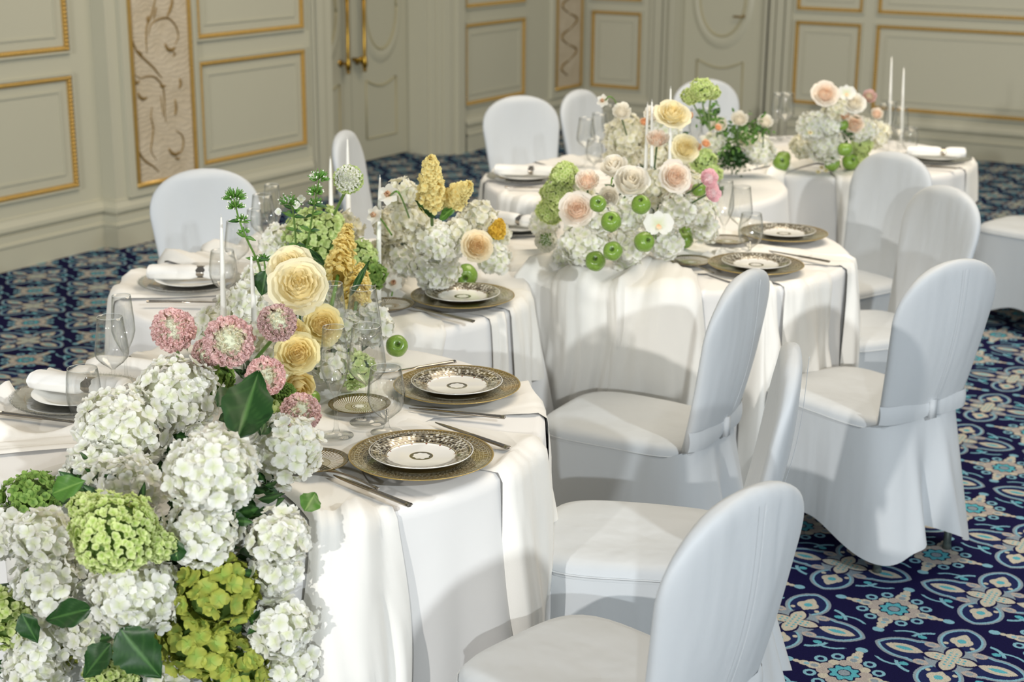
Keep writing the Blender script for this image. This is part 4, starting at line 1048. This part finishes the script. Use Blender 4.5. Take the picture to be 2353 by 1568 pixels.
# ---- cascade over the front of the nearest table: (px,py,z or R for falling ones, r px)
for px,py,z,r,lab in ((405,912,.90,100,'largest at the top of the cascade, right of the stemless tumbler'),(285,985,.86,108,'at the left of the cascade, below the crystal plate'),
  (225,1085,.80,80,'below left in the cascade, above the dark green ball'),(305,1120,.80,75,'in the upper middle of the cascade above the lime cluster'),
  (490,1085,.92,108,'in the centre of the cascade, left of the bread plate'),(652,1035,.86,92,'right one of the cascade, touching the nearest bread plate')):
    H(pz(px,py,z),r,'white',W_+lab,each=True)
for px,py,R,r,lab in ((462,1225,.76,88,'below the centre of the cascade, above the olive blooms'),(640,1235,.74,72,'hanging at the right edge of the cascade over the cloth'),(632,1310,.72,60,'lowest of the pair hanging at the right edge over the cloth'),
  (100,1235,.78,72,'at the left of the cascade below the dark green ball'),(120,1330,.78,80,'left of the lime cluster and below it'),(305,1370,.80,105,'under the lime cluster in the lower cascade'),
  (15,1225,.74,62,'cut by the left edge beside the dark green ball'),(648,1440,.74,75,'lower right of the cascade against the hanging cloth'),(655,1530,.72,70,'bottom right corner of the cascade'),(572,1490,.72,52,'between the olive blooms and the lower right heads'),
  (95,1465,.76,72,'near the lower left beside the pale cluster'),(220,1465,.72,60,'lower middle behind the large serrated leaf'),(85,1545,.78,75,'bottom left corner of the cascade'),(385,1550,.72,55,'bottom edge below the large serrated leaf')):
    H(front(px,py,R),r,'white',W_+lab,each=True)
H(front(262,1225,.86),105,'lime','large lime green cluster of tiny blooms in the middle of the cascade',key='small',squash=(1,1,.85),name='viburnum',dens=.9)
H(front(190,1165,.80),34,'lime','small lime bud cluster at the upper left of the large lime one',key='small',name='viburnum')
H(front(368,1255,.84),36,'lime','lime side cluster at the right of the large lime one',key='small',name='viburnum')
H(pz(78,1150,.76),74,'green','round dark green hydrangea ball at the left edge of the cascade',key='mid')
H(front(15,1400,.80),52,'lime','pale lime cluster cut by the left edge',key='mid',name='viburnum')
H(front(18,1450,.80),45,'lime','pale lime cluster at the left edge, just below its twin',key='mid',name='viburnum')
for px,py,r,lab in ((500,1365,92,'olive green hydrangea with large cupped florets, highest of three'),(455,1470,85,'olive green hydrangea with large cupped florets, middle of three'),(540,1540,78,'olive green hydrangea with large cupped florets, at the bottom edge')):
    H(front(px,py,.76),r,'olive',lab,key='big',each=True)
H(front(130,1495,.72),48,'olive','small olive hydrangea head in the lower left gap',key='mid'); H(front(375,1455,.70),48,'olive','small olive hydrangea head right of the serrated leaf',key='big')
H(front(255,1545,.80),62,'lime','pale green bud cluster at the bottom edge below the leaf',key='small',name='viburnum')
H(pz(500,870,.90),42,'green','dark green small-petalled head under the largest pink bloom',key='mid'); H(pz(618,915,.88),42,'palegreen','pale green hydrangea head right of the big dark leaf',key='mid'); H(pz(645,965,.86),30,'palegreen','small pale green head above the right white hydrangea',key='mid')
filler([tuple(front(px,py,.69)) for px,py in ((100,1300),(250,1300),(400,1300),(560,1280),(150,1450),(350,1450),(500,1500),(560,1420),(60,1540),(300,1550),(400,1200),(560,1200))],'dark leaves packed between the hydrangeas of the cascade',3,380,.05,.033)
filler([tuple(pz(px,py,.80)) for px,py in ((300,1050),(420,1020),(560,1000),(560,900),(200,1110),(640,930),(570,1110),(480,1180))],'dark leaves beneath the upper cascade heads',4,200,.045,.032)
leaf_at(front(395,1350,.83)*0+pz(545,1010,.93),pz(590,872,1.0),.10,'big dark green leaf standing up between the pink blooms and the white heads',up=look(.15,.1),bend=-.12,fold=.45,serr=.035)
leaf_at(pz(500,935,.93),pz(590,895,.93),.075,'broad dark leaf lying left beneath the upright one',up=look(-.2,.5),bend=.1)
leaf_at(pz(600,1000,.92),pz(628,905,.94),.05,'narrow dark leaf at the right of the big one',up=look(.3,.1))
leaf_at(front(275,1445,.88),front(368,1562,.90),.085,'large serrated green leaf at the bottom of the cascade',up=look(0,.2),serr=.10,bend=.15)
leaf_at(front(255,1480,.86),front(185,1560,.88),.055,'darker leaf left of the large serrated leaf',up=look(-.3,.2),serr=.06)
leaf_at(front(210,1400,.86),front(95,1425,.86),.055,'wide dark leaf under the left white heads',up=look(-.1,.3))
leaf_at(front(50,1410,.84),front(85,1480,.84),.045,'small pointed dark leaf at the lower left',up=look(0,.1))
leaf_at(front(410,1290,.84),front(395,1235,.84),.04,'small dark leaf right of the lime cluster',up=look(0,.1))
leaf_at(front(120,1135,.80),front(190,1105,.80),.05,'olive leaf behind the dark green ball',up=look(0,.3),m=M_leaf2)
leaf_at(pz(700,1175,.80),pz(728,1128,.82),.045,'blue-green leaf peeking out at the right of the cascade',up=look(.2,.2),m=M_leaf2)
# pink frilled blooms
def FR(px,py,z,r,col,face,label,stem=None,**k):
    p=pz(px,py,z); SEED[0]+=1; return frilled(p,rm(p,r),face,col,label,seed=SEED[0],group='pink frilled blooms',stemto=None if stem is None else pz(*stem),**k)
FR(398,758,1.02,50,'pink',look(0,.5),'pink frilled bloom on its own stem, leftmost of all',(408,835,.88),squash=(1,1,.85),hs=.2)
FR(527,785,1.02,58,'pink',look(.1,.15),'largest pink frilled bloom with a pale split heart, in the middle',(520,870,.88),hs=.5)
FR(474,812,.98,36,'mauve',look(-.5,.3),'small dusky pink bloom tucked behind the left of the largest one',hs=.2)
FR(637,742,1.06,45,'mauve',look(.2,.8),'dusky mauve frilled bloom on a slanting stem below the cream rose',(575,840,.92),hs=.35)
FR(610,865,.96,46,'pink',look(.3,.2),'pink frilled bloom above the big dark leaf, with pale heart',hs=.4)
FR(690,948,.88,46,'mauve',look(.3,.6),'dusky pink frilled bloom lying lowest, beside the front flute',hs=.3)
FR(655,903,.90,24,'green',look(.2,.4),'mossy green tuft between two pink blooms',heart='green',hs=.2,gap=False,name='moss_tuft')
# cream and yellow roses of the nearest arrangement
def RO(px,py,z,r,col,face,label,kind='garden',stem=None,**k):
    p=pz(px,py,z); SEED[0]+=1; return rose(p,rm(p,r)*1.0,face,col,label,kind=kind,seed=SEED[0],group=k.pop('group','garden roses'),stemto=None if stem is None else pz(*stem),**k)
RO(686,655,1.10,60,'butter',look(.15,.35),'largest cream yellow rose, fully open towards us',stem=(690,740,.95))
RO(664,612,1.12,48,'butter',look(-.2,.7),'cream rose half hidden behind the largest one')
RO(741,747,1.00,42,'yellow',look(.25,.15),'yellow rose behind the rear flute, right of the dusky bloom')
RO(684,812,.97,44,'yellow',look(.1,.15),'yellow rose lower middle, left of the front flute')
RO(672,765,1.00,38,'yellow',look(.5,.8),'yellow rose seen from its side above the lower one',stem=(630,830,.88),sepals=True)
RO(684,882,.90,40,'yellow',look(.4,-.6),'drooping pale yellow rose hanging below the lower one',kind='bud')
# white mass on the nearest table behind
for px,py,z,r,lab in ((560,705,.93,56,'left of the large cream rose, at the rear of the nearest table'),(490,755,.85,52,'behind the pink blooms at their upper left'),(585,800,.88,60,'between the two candles and the dusky bloom'),
 (640,875,.86,50,'behind the pale pink bloom, left of the drooping rose'),(725,700,.92,48,'right of the largest cream rose'),(800,660,.93,50,'under the yellow stock, behind the rear glasses'),(760,840,.84,48,'behind the front flute'),(850,745,.88,55,'right behind the front wine glass, above the green apple'),(785,755,.90,45,'in the glasses, right of the yellow rose')):
    H(pz(px,py,z),r,'white',W_+lab,each=(px<700))
H(pz(815,850,.82),48,'palegreen','pale green hydrangea behind the front wine glass',key='mid'); H(pz(770,650,.90),38,'palegreen','pale green head behind the rear flute',key='mid')
filler([tuple(pz(px,py,.82)) for px,py in ((560,760),(640,800),(720,800),(790,800),(600,860),(700,720))],'dark leaves inside the rose arrangement of the nearest table',5,150,.05,.05)
# ---- second table, left cluster
for px,py,z,r,col,key,lab in ((645,560,.95,48,'white','hyd',W_+'left of the lime hydrangea on the second table'),(730,545,.98,80,'palegreen','mid','large pale lime hydrangea on the second table behind the sprigs'),(700,600,.92,45,'palegreen','mid','pale lime hydrangea low behind the cream roses'),
 (822,592,.94,48,'palegreen','mid','pale lime hydrangea right of the yellow stock'),(850,632,.90,40,'green','mid','green hydrangea ball right of the stock, beside the candle'),(792,525,.95,40,'cream','hyd',W_+'behind the pale green bloom of the second table'),(600,640,.88,40,'white','hyd',W_+'behind the green sprig, left of the cream roses')):
    H(pz(px,py,z),r,col,lab,key=key)
p0=pz(790,655,.94); p1=pz(800,520,1.06); stock(pz(775,640,.98),pz(800,520,1.08),.036,'crumpled yellow stock spike leaning over the lime hydrangeas',1)
stock(pz(818,700,.93),pz(830,610,1.0),.032,'short yellow stock just above the rear glasses',2)
leaf_at(pz(745,610,1.0),pz(708,568,1.04),.02,'long narrow dark leaf left of the yellow stock',up=look(0,.2)); leaf_at(pz(805,680,.96),pz(852,592,1.04),.018,'curved narrow dark leaf right of the yellow stock',up=look(.2,.2))
leaf_at(pz(612,622,1.06),pz(600,680,1.0),.055,'dark pointed leaf hanging left of the largest cream rose',up=look(0,.1)); leaf_at(pz(622,630,1.06),pz(637,668,1.02),.04,'dark leaf beside the cream rose, right of its twin',up=look(0,.1))
sprig([pz(605,665,.95),pz(595,610,1.05),pz(565,545,1.14),pz(548,500,1.19),pz(538,458,1.24)],'tall green phlox sprig with pale buds leaning left above the left candle',seed=2,clusters=[(1.,.030,1.5),(.86,.024,1.1),(.72,.02,.7),(.55,.016,.5),(.3,.014,.4)])
sprig([pz(608,672,.95),pz(612,640,1.0),pz(607,600,1.04)],'short green sprig between the left candles and the rose',seed=3,leaves=2,clusters=[(1.,.022,1.2)])
sprig([pz(680,575,1.0),pz(678,530,1.08),pz(672,480,1.16),pz(664,470,1.18)],'green phlox sprig with open white flowers, left of the taller one',seed=4,clusters=[(1.,.028,1.2),(.8,.022,.8),(.6,.018,.5)],bloss=[pz(660,462,1.19),pz(682,472,1.18),pz(640,488,1.16),pz(692,458,1.19)])
sprig([pz(700,590,.98),pz(712,530,1.08),pz(722,470,1.17),pz(733,415,1.26)],'tallest green phlox sprig behind the lime hydrangea',seed=5,clusters=[(1.,.028,1.4),(.86,.026,1.2),(.7,.02,.8)],bloss=[pz(721,406,1.27),pz(741,408,1.26)])
p=pz(800,412,1.24); frilled(p,rm(p,34),look(0,.1),'palegreen','round pale green scabious on a long bare stem before the double door chair',seed=9,stemto=pz(768,492,1.06),heart='white',name='scabious',squash=(1,1,.9),gap=False,hs=.9)
# ---- second table, right cluster
for px,py,z,r,col,lab in ((925,450,1.08,44,'cream','cream hydrangea at the top, left of the tall yellow stock'),(905,518,.96,48,'cream','cream hydrangea right of the lone candle'),(945,500,1.02,45,'cream','cream hydrangea below the bent peach narcissus'),(890,585,.86,40,'cream','cream hydrangea low behind the lone candle'),
 (975,545,.96,48,'cream','cream hydrangea behind the wine glasses of the second table'),(1005,560,.94,60,'white',W_+'top of the white column on the second table'),(1000,615,.85,58,'white',W_+'bottom of the white column on the second table'),(935,600,.86,40,'white',W_+'low behind the second table glasses'),
 (1100,498,1.02,42,'cream','cream hydrangea above the peach rose'),(1065,530,.98,38,'cream','cream hydrangea left of the peach rose'),(1135,595,.84,38,'white',W_+'pale one at the right end of the second table'),(1140,540,.90,32,'cream','cream hydrangea right of the peach rose')):
    H(pz(px,py,z),r,col,lab,each=False,group='white hydrangeas')
filler([tuple(pz(px,py,.86)) for px,py in ((900,560),(960,560),(1030,560),(1090,540))],'dark leaves within the second table arrangement',6,80,.045,.035)
stock(pz(992,468,1.10),pz(990,362,1.26),.040,'tall upright yellow stock spike, the brightest of the second table',5)
stock(pz(1038,462,1.10),pz(1078,424,1.18),.030,'short yellow stock leaning right beside the tall spike',6)
stock(pz(1140,535,.98),pz(1150,508,1.02),.018,'small golden stock tip at the right of the peach rose',7,col='gold')
RO(1096,566,.96,33,'apricot',look(.2,.15),'peach-hearted rose above the green apple of the second table'); leaf_at(pz(1000,500,1.06),pz(960,462,1.12),.03,'green leaf at the foot of the tall yellow stock',up=look(0,.3)); leaf_at(pz(1010,505,1.05),pz(1050,470,1.1),.03,'green leaf under the short yellow stock',up=look(0,.3),m=M_leaf2)
def narcissus(px,py,z,r,face,label,stem,peach='peach',outer='rosewhite'):
    p=pz(px,py,z); R=rm(p,r); t=thing('narcissus',label,'flower',tuple(p),tuple(frame(face).to_euler()),'peach narcissi'); gs=[]
    for k in range(6):
        P,T=petal(R*1.0,R*.75,.1,.1,4,3); gs.append((P@rotx(.1).T@rotz(2*PI*k/6).T,T))
    o=obj('outer_petals',grids_to_mb(gs),PM[outer],t)
    gs=[]
    for k in range(9):
        P,T=petal(R*.62,R*.5,.1,.6,3,3,0,.4,.15,k); gs.append((P@rotx(1.0+.2*(k%2)).T@rotz(2*PI*k/9).T,T))
    obj('corona',grids_to_mb(gs),PM[peach],t)
    Rm=np.array(frame(face)).T; s=MB(); s.tube(smooth_path([(0,0,-.001),(0,0,-.012)]+[tuple(Rm@(pz(*q)-p)) for q in stem],5),.0028,6); obj('stem',s,M_stem,t)
narcissus(893,448,1.16,26,look(-.2,.1),'bent peach narcissus before the cream hydrangeas of the second table',[(912,440,1.20),(925,460,1.16),(940,500,1.05)])
narcissus(862,495,1.06,22,look(-.6,.1),'peach narcissus left of the lone candle',[(880,510,1.03),(900,540,.98)])
narcissus(905,652,.80,22,look(.0,.3),'peach narcissus lying low behind the lone candle',[(900,680,.77)])
# ---- middle right table
for px,py,z,r,col,lab in ((1345,558,.87,64,'white',W_+'largest at the front left of the middle arrangement'),(1250,512,.88,36,'white',W_+'at the left end of the middle arrangement'),(1300,590,.80,30,'white',W_+'small one at the bottom left of the middle arrangement'),
 (1440,492,.98,48,'white',W_+'at the centre of the middle arrangement'),(1448,560,.87,46,'white',W_+'below the centre between the green apples'),(1440,600,.80,32,'white',W_+'lowest at the centre, right of the lowest apple'),(1325,440,1.02,36,'cream',W_+'above the blush rose of the middle arrangement'),
 (1560,480,.96,48,'white',W_+'right half of the middle arrangement'),(1605,485,.92,46,'white',W_+'under the pink ranunculus'),(1530,560,.84,40,'white',W_+'under the white orchid'),(1590,430,1.02,36,'cream',W_+'behind the pink ranunculus'),(1500,430,1.02,42,'cream',W_+'behind the blush roses of the middle arrangement'),(1380,500,.98,40,'white',W_+'between the blush rose and the apples'),(1620,530,.84,30,'white',W_+'at the right end above the two apples'),
 (1440,312,1.06,52,'cream',W_+'at the upper left, in front of the sparkling glasses'),(1430,362,.96,42,'cream',W_+'beneath the upper left one'),(1530,300,1.10,36,'white',W_+'under the open yellow rose'),(1500,350,1.0,38,'cream',W_+'between the thin candles'),(1555,375,.96,36,'cream',W_+'right of the thin candles')):
    H(pz(px,py,z),r,col,lab,group='white hydrangeas')
filler([tuple(pz(px,py,z)) for px,py,z in ((1330,520,.85),(1400,540,.85),(1480,540,.85),(1480,460,.95),(1400,460,.92),(1600,430,.9),(1450,380,.9),(1540,360,.9))],'dark leaves within the middle arrangement',7,170,.05,.05)
H(pz(1298,402,1.08),34,'lime','upper lobe of the tall lime viburnum at the left of the middle arrangement',key='small',name='viburnum'); H(pz(1280,445,1.02),40,'lime','middle lobe of the tall lime viburnum of the middle arrangement',key='small',name='viburnum'); H(pz(1265,485,.95),34,'lime','lowest lobe of the tall lime viburnum of the middle arrangement',key='small',name='viburnum')
RO(1326,481,1.02,37,'blush',look(-.1,.2),'open blush rose with apricot heart, front left of the middle arrangement')
RO(1350,416,1.10,29,'blush',look(0,.7),'cupped pale blush rose on a straight stem',kind='ranun',stem=(1358,480,.96)); RO(1412,388,1.14,32,'rosewhite',look(-.4,1.),'pale cream rosebud with green sepals',kind='bud',stem=(1402,445,1.0),sepals=True)
RO(1449,424,1.10,42,'rosewhite',look(.1,.6),'large ivory rose in the centre of the middle arrangement',kind='bud',stem=(1410,480,.95)); RO(1400,452,1.04,26,'rosewhite',look(-.2,-.2),'ivory petals drooping below the large ivory rose',kind='bud')
RO(1552,406,1.10,34,'blush',look(.2,.1),'round blush rose left of the pink ranunculus'); RO(1511,320,1.18,28,'blush',look(0,1.),'blush rose cup before the thin candles',kind='ranun',stem=(1500,420,.98)); RO(1525,445,1.0,20,'peach',look(0,.4),'small peach bloom in the centre right',kind='ranun')
RO(1546,262,1.26,36,'butter',look(.2,.9),'open yellow rose at the top of the middle arrangement'); RO(1502,262,1.22,24,'rosewhite',look(-.2,.8),'pale rose left of the open yellow one',kind='ranun'); RO(1575,340,1.10,30,'butter',look(.2,.3),'yellow cream rose left of the orange buds'); RO(1428,256,1.22,22,'rosewhite',look(0,.3),'white ranunculus high at the left of the middle arrangement',kind='ranun',stem=(1440,310,1.08))
for k,(px,py,z,r) in enumerate(((1583,266,1.22,11),(1600,338,1.10,13),(1622,330,1.12,11),(1480,280,1.16,11),(1650,293,1.12,9))): RO(px,py,z,r,'peach',look(.1*k,.4),('tiny orange bud right beside the open yellow rose','orange bud left above the pale green head','smaller orange bud right above the pale green head','tiny orange bud above the thin candles at left','tiny orange bud under the left white ranunculus')[k],kind='ranun',name='orange_bud',group='tiny orange buds')
RO(1629,410,1.10,23,'hotpink',look(.3,.2),'bright pink ranunculus on a green stem',kind='ranun',stem=(1565,455,.98)); RO(1637,444,1.05,23,'hotpink',look(.6,.1),'pale pink ranunculus below the bright pink one',kind='ranun',stem=(1572,477,.95)); RO(1573,424,1.04,16,'hotpink',look(.2,.1),'small pink bloom behind the round blush rose',kind='ranun')
narcissus(1386,232,1.26,16,look(-.5,0.),'peach narcissus arching high at the left of the middle arrangement',[(1400,222,1.28),(1415,235,1.25),(1432,280,1.14)])
p=pz(1255,553,.88); frilled(p,rm(p,27),look(-.1,.1),'cream','white scabious with dark green heart at the left end',seed=21,heart='green',name='scabious',gap=False,hs=.45)
H(pz(1618,372,1.0),32,'palegreen','pale green hydrangea right of the yellow rose',key='mid'); H(pz(1640,400,.98),20,'palegreen','pale green head above the pink ranunculus',key='mid')
def orchid(px,py,z,r,label):
    p=pz(px,py,z); R=rm(p,r); face=look(.1,.1); sm=MB(); sm.tube([(0,0,-.004),(0,-.01,-.04),(.01,-.03,-.10)],.003,6); t=thing('orchid_bloom',label,'flower',tuple(p),tuple(frame(face).to_euler()),'white orchids'); 
    for a,L,Wd in ((PI/2-.1,1.0,1.25),(-PI/2+.1,1.0,1.25),(0,.85,.7),(2.5,.85,.6),(-2.5,.85,.6)):
        P,T=petal(R*L,R*Wd,.12,.15,6,6,0,.5); obj('petal',grids_to_mb([(P@rotz(a).T,T)]),PM['white'],t)
    P,T=petal(R*.4,R*.35,.8,.8,4,3); obj('stem',sm,M_stem,t); obj('lip',grids_to_mb([(P@rotz(PI).T,T)]),PM['peach'],t)
orchid(1513,515,.97,36,'white moth orchid with a pink-orange lip beside the apples'); orchid(1945,214,1.13,22,'white orchid at the top of the farthest arrangement')
# apples
U=(0,0,1)
for px,py,z,r,f,lab in ((912,795,.80,26,look(.2,.2),'green apple showing its stalk, right of the wine glasses on the nearest table'),(714,915,.79,22,U,'green apple mostly hidden beside the bread plate of the nearest table'),(1070,634,.80,28,look(0,-.3),'green apple above the plates of the second table'),
 (928,585,.80,20,U,'green apple seen through the second table wine glass'),(1404,509,1.01,24,look(-.1,.5),'green apple with visible hollow right of the blush rose'),(1473,470,1.04,23,look(-.2,.9),'green apple with a yellow blush high at the centre'),(1374,468,1.07,20,look(0,.2),'green apple shaded under the ivory rose'),
 (1368,600,.86,24,look(-.1,.3),'lowest green apple at the front of the middle arrangement'),(1408,577,.91,23,look(-.2,.2),'green apple right above the lowest one'),(1481,556,.91,24,look(.5,.2),'green apple between white heads under the orchid'),(1570,551,.80,23,U,'front one of two green apples before the bread plates'),(1580,531,.80,22,U,'rear one of two green apples before the bread plates'),(1606,436,1.03,17,U,'green apple behind the pink ranunculus stem'),
 (1795,375,.79,20,look(0,.3),'front green apple between the two far arrangements'),(1800,362,.80,17,U,'green apple tucked behind another between the far arrangements'),(1936,287,.99,14,U,'green apple high in the farthest arrangement'),(1942,343,.90,18,U,'green apple at the middle of the farthest arrangement'),(1954,372,.80,19,look(.3,.3),'green apple at the foot of the farthest arrangement, right'),(1912,375,.80,18,look(-.3,.4),'green apple at the foot of the farthest arrangement, left')):
    apple(px,py,z,lab,r,f)
# ---- far left table
for px,py,z,r,col,key,lab in ((1745,345,.87,36,'white','hyd',W_+'left of the far green apples'),(1640,325,.95,24,'white','hyd',W_+'under the white ranunculus of the far left table'),(1720,320,.92,26,'cream','hyd',W_+'behind the one beside the far apples')):
    H(pz(px,py,z),r,col,lab,key=key)
for px,py,z,r,lab in ((1651,287,1.04,21,'white ranunculus, left of three above the green foliage'),(1699,274,1.07,20,'white ranunculus, middle of three above the green foliage'),(1758,280,1.04,19,'pale yellow-white ranunculus, right of three above the foliage')):
    RO(px,py,z,r,'rosewhite',look(0,.4),lab,kind='ranun',stem=(px-5,py+60,z-.15))
for px,py,z,r,lab in ((1612,205,1.30,28,'lime viburnum head on a tall stem before the back door chair'),(1585,222,1.26,20,'drooping left part of the tall lime viburnum'),(1636,212,1.28,18,'drooping right part of the tall lime viburnum')):
    H(pz(px,py,z),r,'lime',lab,key='small',name='viburnum',stemto=pz(1632,300,1.0))
filler([tuple(pz(px,py,z)) for px,py,z in ((1680,300,1.0),(1700,315,.95),(1720,290,1.02),(1660,330,.92),(1740,300,1.0),(1635,265,1.1))],'bright green small-leaved foliage behind the white ranunculus',8,420,.028,.032,m=M_leaf2)
filler([tuple(pz(px,py,z)) for px,py,z in ((1680,350,.86),(1690,375,.81),(1665,365,.84),(1700,360,.84))],'curly dark green parsley bunch at the far left table front',9,560,.024,.026)
leaf_at(pz(1640,265,1.1),pz(1655,245,1.13),.03,'dark leaf below the tall lime viburnum',up=look(0,.4))
# ---- farthest table
for px,py,z,r,col,key,lab in ((1866,290,.98,36,'white','hyd',W_+'left of the farthest arrangement'),(1848,335,.87,32,'cream','hyd',W_+'lowest left of the farthest arrangement'),(1898,335,.88,44,'white','hyd',W_+'front and largest of the farthest arrangement'),(1905,285,.99,34,'white','hyd',W_+'centre of the farthest arrangement'),(1925,250,1.06,32,'cream','hyd',W_+'upper centre of the farthest arrangement'),(2010,310,.90,34,'cream','hyd',W_+'right of the farthest arrangement'),(1980,300,.94,30,'white','hyd',W_+'behind the lime head of the farthest arrangement'),
 (1978,335,.87,26,'lime','small','lime viburnum right part of the farthest arrangement'),(1975,365,.81,22,'lime','small','lime viburnum low right of the farthest arrangement')):
    H(pz(px,py,z),r,col,lab,key=key)
for px,py,z,r,col,kind,lab in ((1897,215,1.13,27,'blush','garden','large cream rose at the top of the farthest arrangement'),(1883,226,1.10,16,'rosewhite','ranun','small white bloom left of the large cream rose'),(1964,236,1.09,23,'rosewhite','garden','cream rose with green tint, upper right of the farthest arrangement'),(1963,288,.98,22,'blush','bud','pale blush rose in front of the farthest arrangement'),
 (1940,263,1.04,14,'peach','ranun','small peach bloom in the farthest arrangement'),(1997,222,1.10,17,'mauve','ranun','dusky pink bloom at the upper right of the farthest arrangement'),(2015,262,1.02,15,'blush','ranun','pale pink bloom at the right of the farthest arrangement'),(2020,300,.92,12,'peach','ranun','small peach bloom low at the right of the farthest arrangement'),(1938,222,1.10,14,'butter','ranun','small yellow bloom between cream rose and orchid')):
    RO(px,py,z,r,col,look(0,.4),lab,kind=kind)
filler([tuple(pz(px,py,z)) for px,py,z in ((1880,310,.9),(1930,310,.92),(1970,310,.9),(1900,360,.8),(1930,270,1.0))],'green leaves within the farthest arrangement',12,120,.04,.04)
for k,(px,py,z) in enumerate(((1888,385,.775),(1898,392,.77),(1910,385,.775),(1880,395,.77),(1903,314,.93),(1862,305,.97))):
    p=pz(px,py,z); t=thing('yellow_daisy',('yellow daisy on the cloth left of the apples, front left of three','yellow daisy on the cloth below the farthest arrangement, middle','yellow daisy nearest the green apples of the farthest arrangement','yellow daisy lowest on the cloth before the farthest arrangement','yellow daisy on the front white hydrangea of the farthest arrangement','yellow daisy on the left white hydrangea of the farthest arrangement')[k],'flower',tuple(p),tuple(frame(look(0,.8)).to_euler()),'small yellow daisies'); gs=[]
    for q in range(8):
        P,T=petal(.011,.006,.1,0,3,2); gs.append((P@rotz(2*PI*q/8).T,T))
    obj('petals',grids_to_mb(gs),PM['yellow'],t); b=MB(); b.ball((0,0,.002),(.004,.004,.003),6,4); obj('flower_centre',b,M_bark,t)
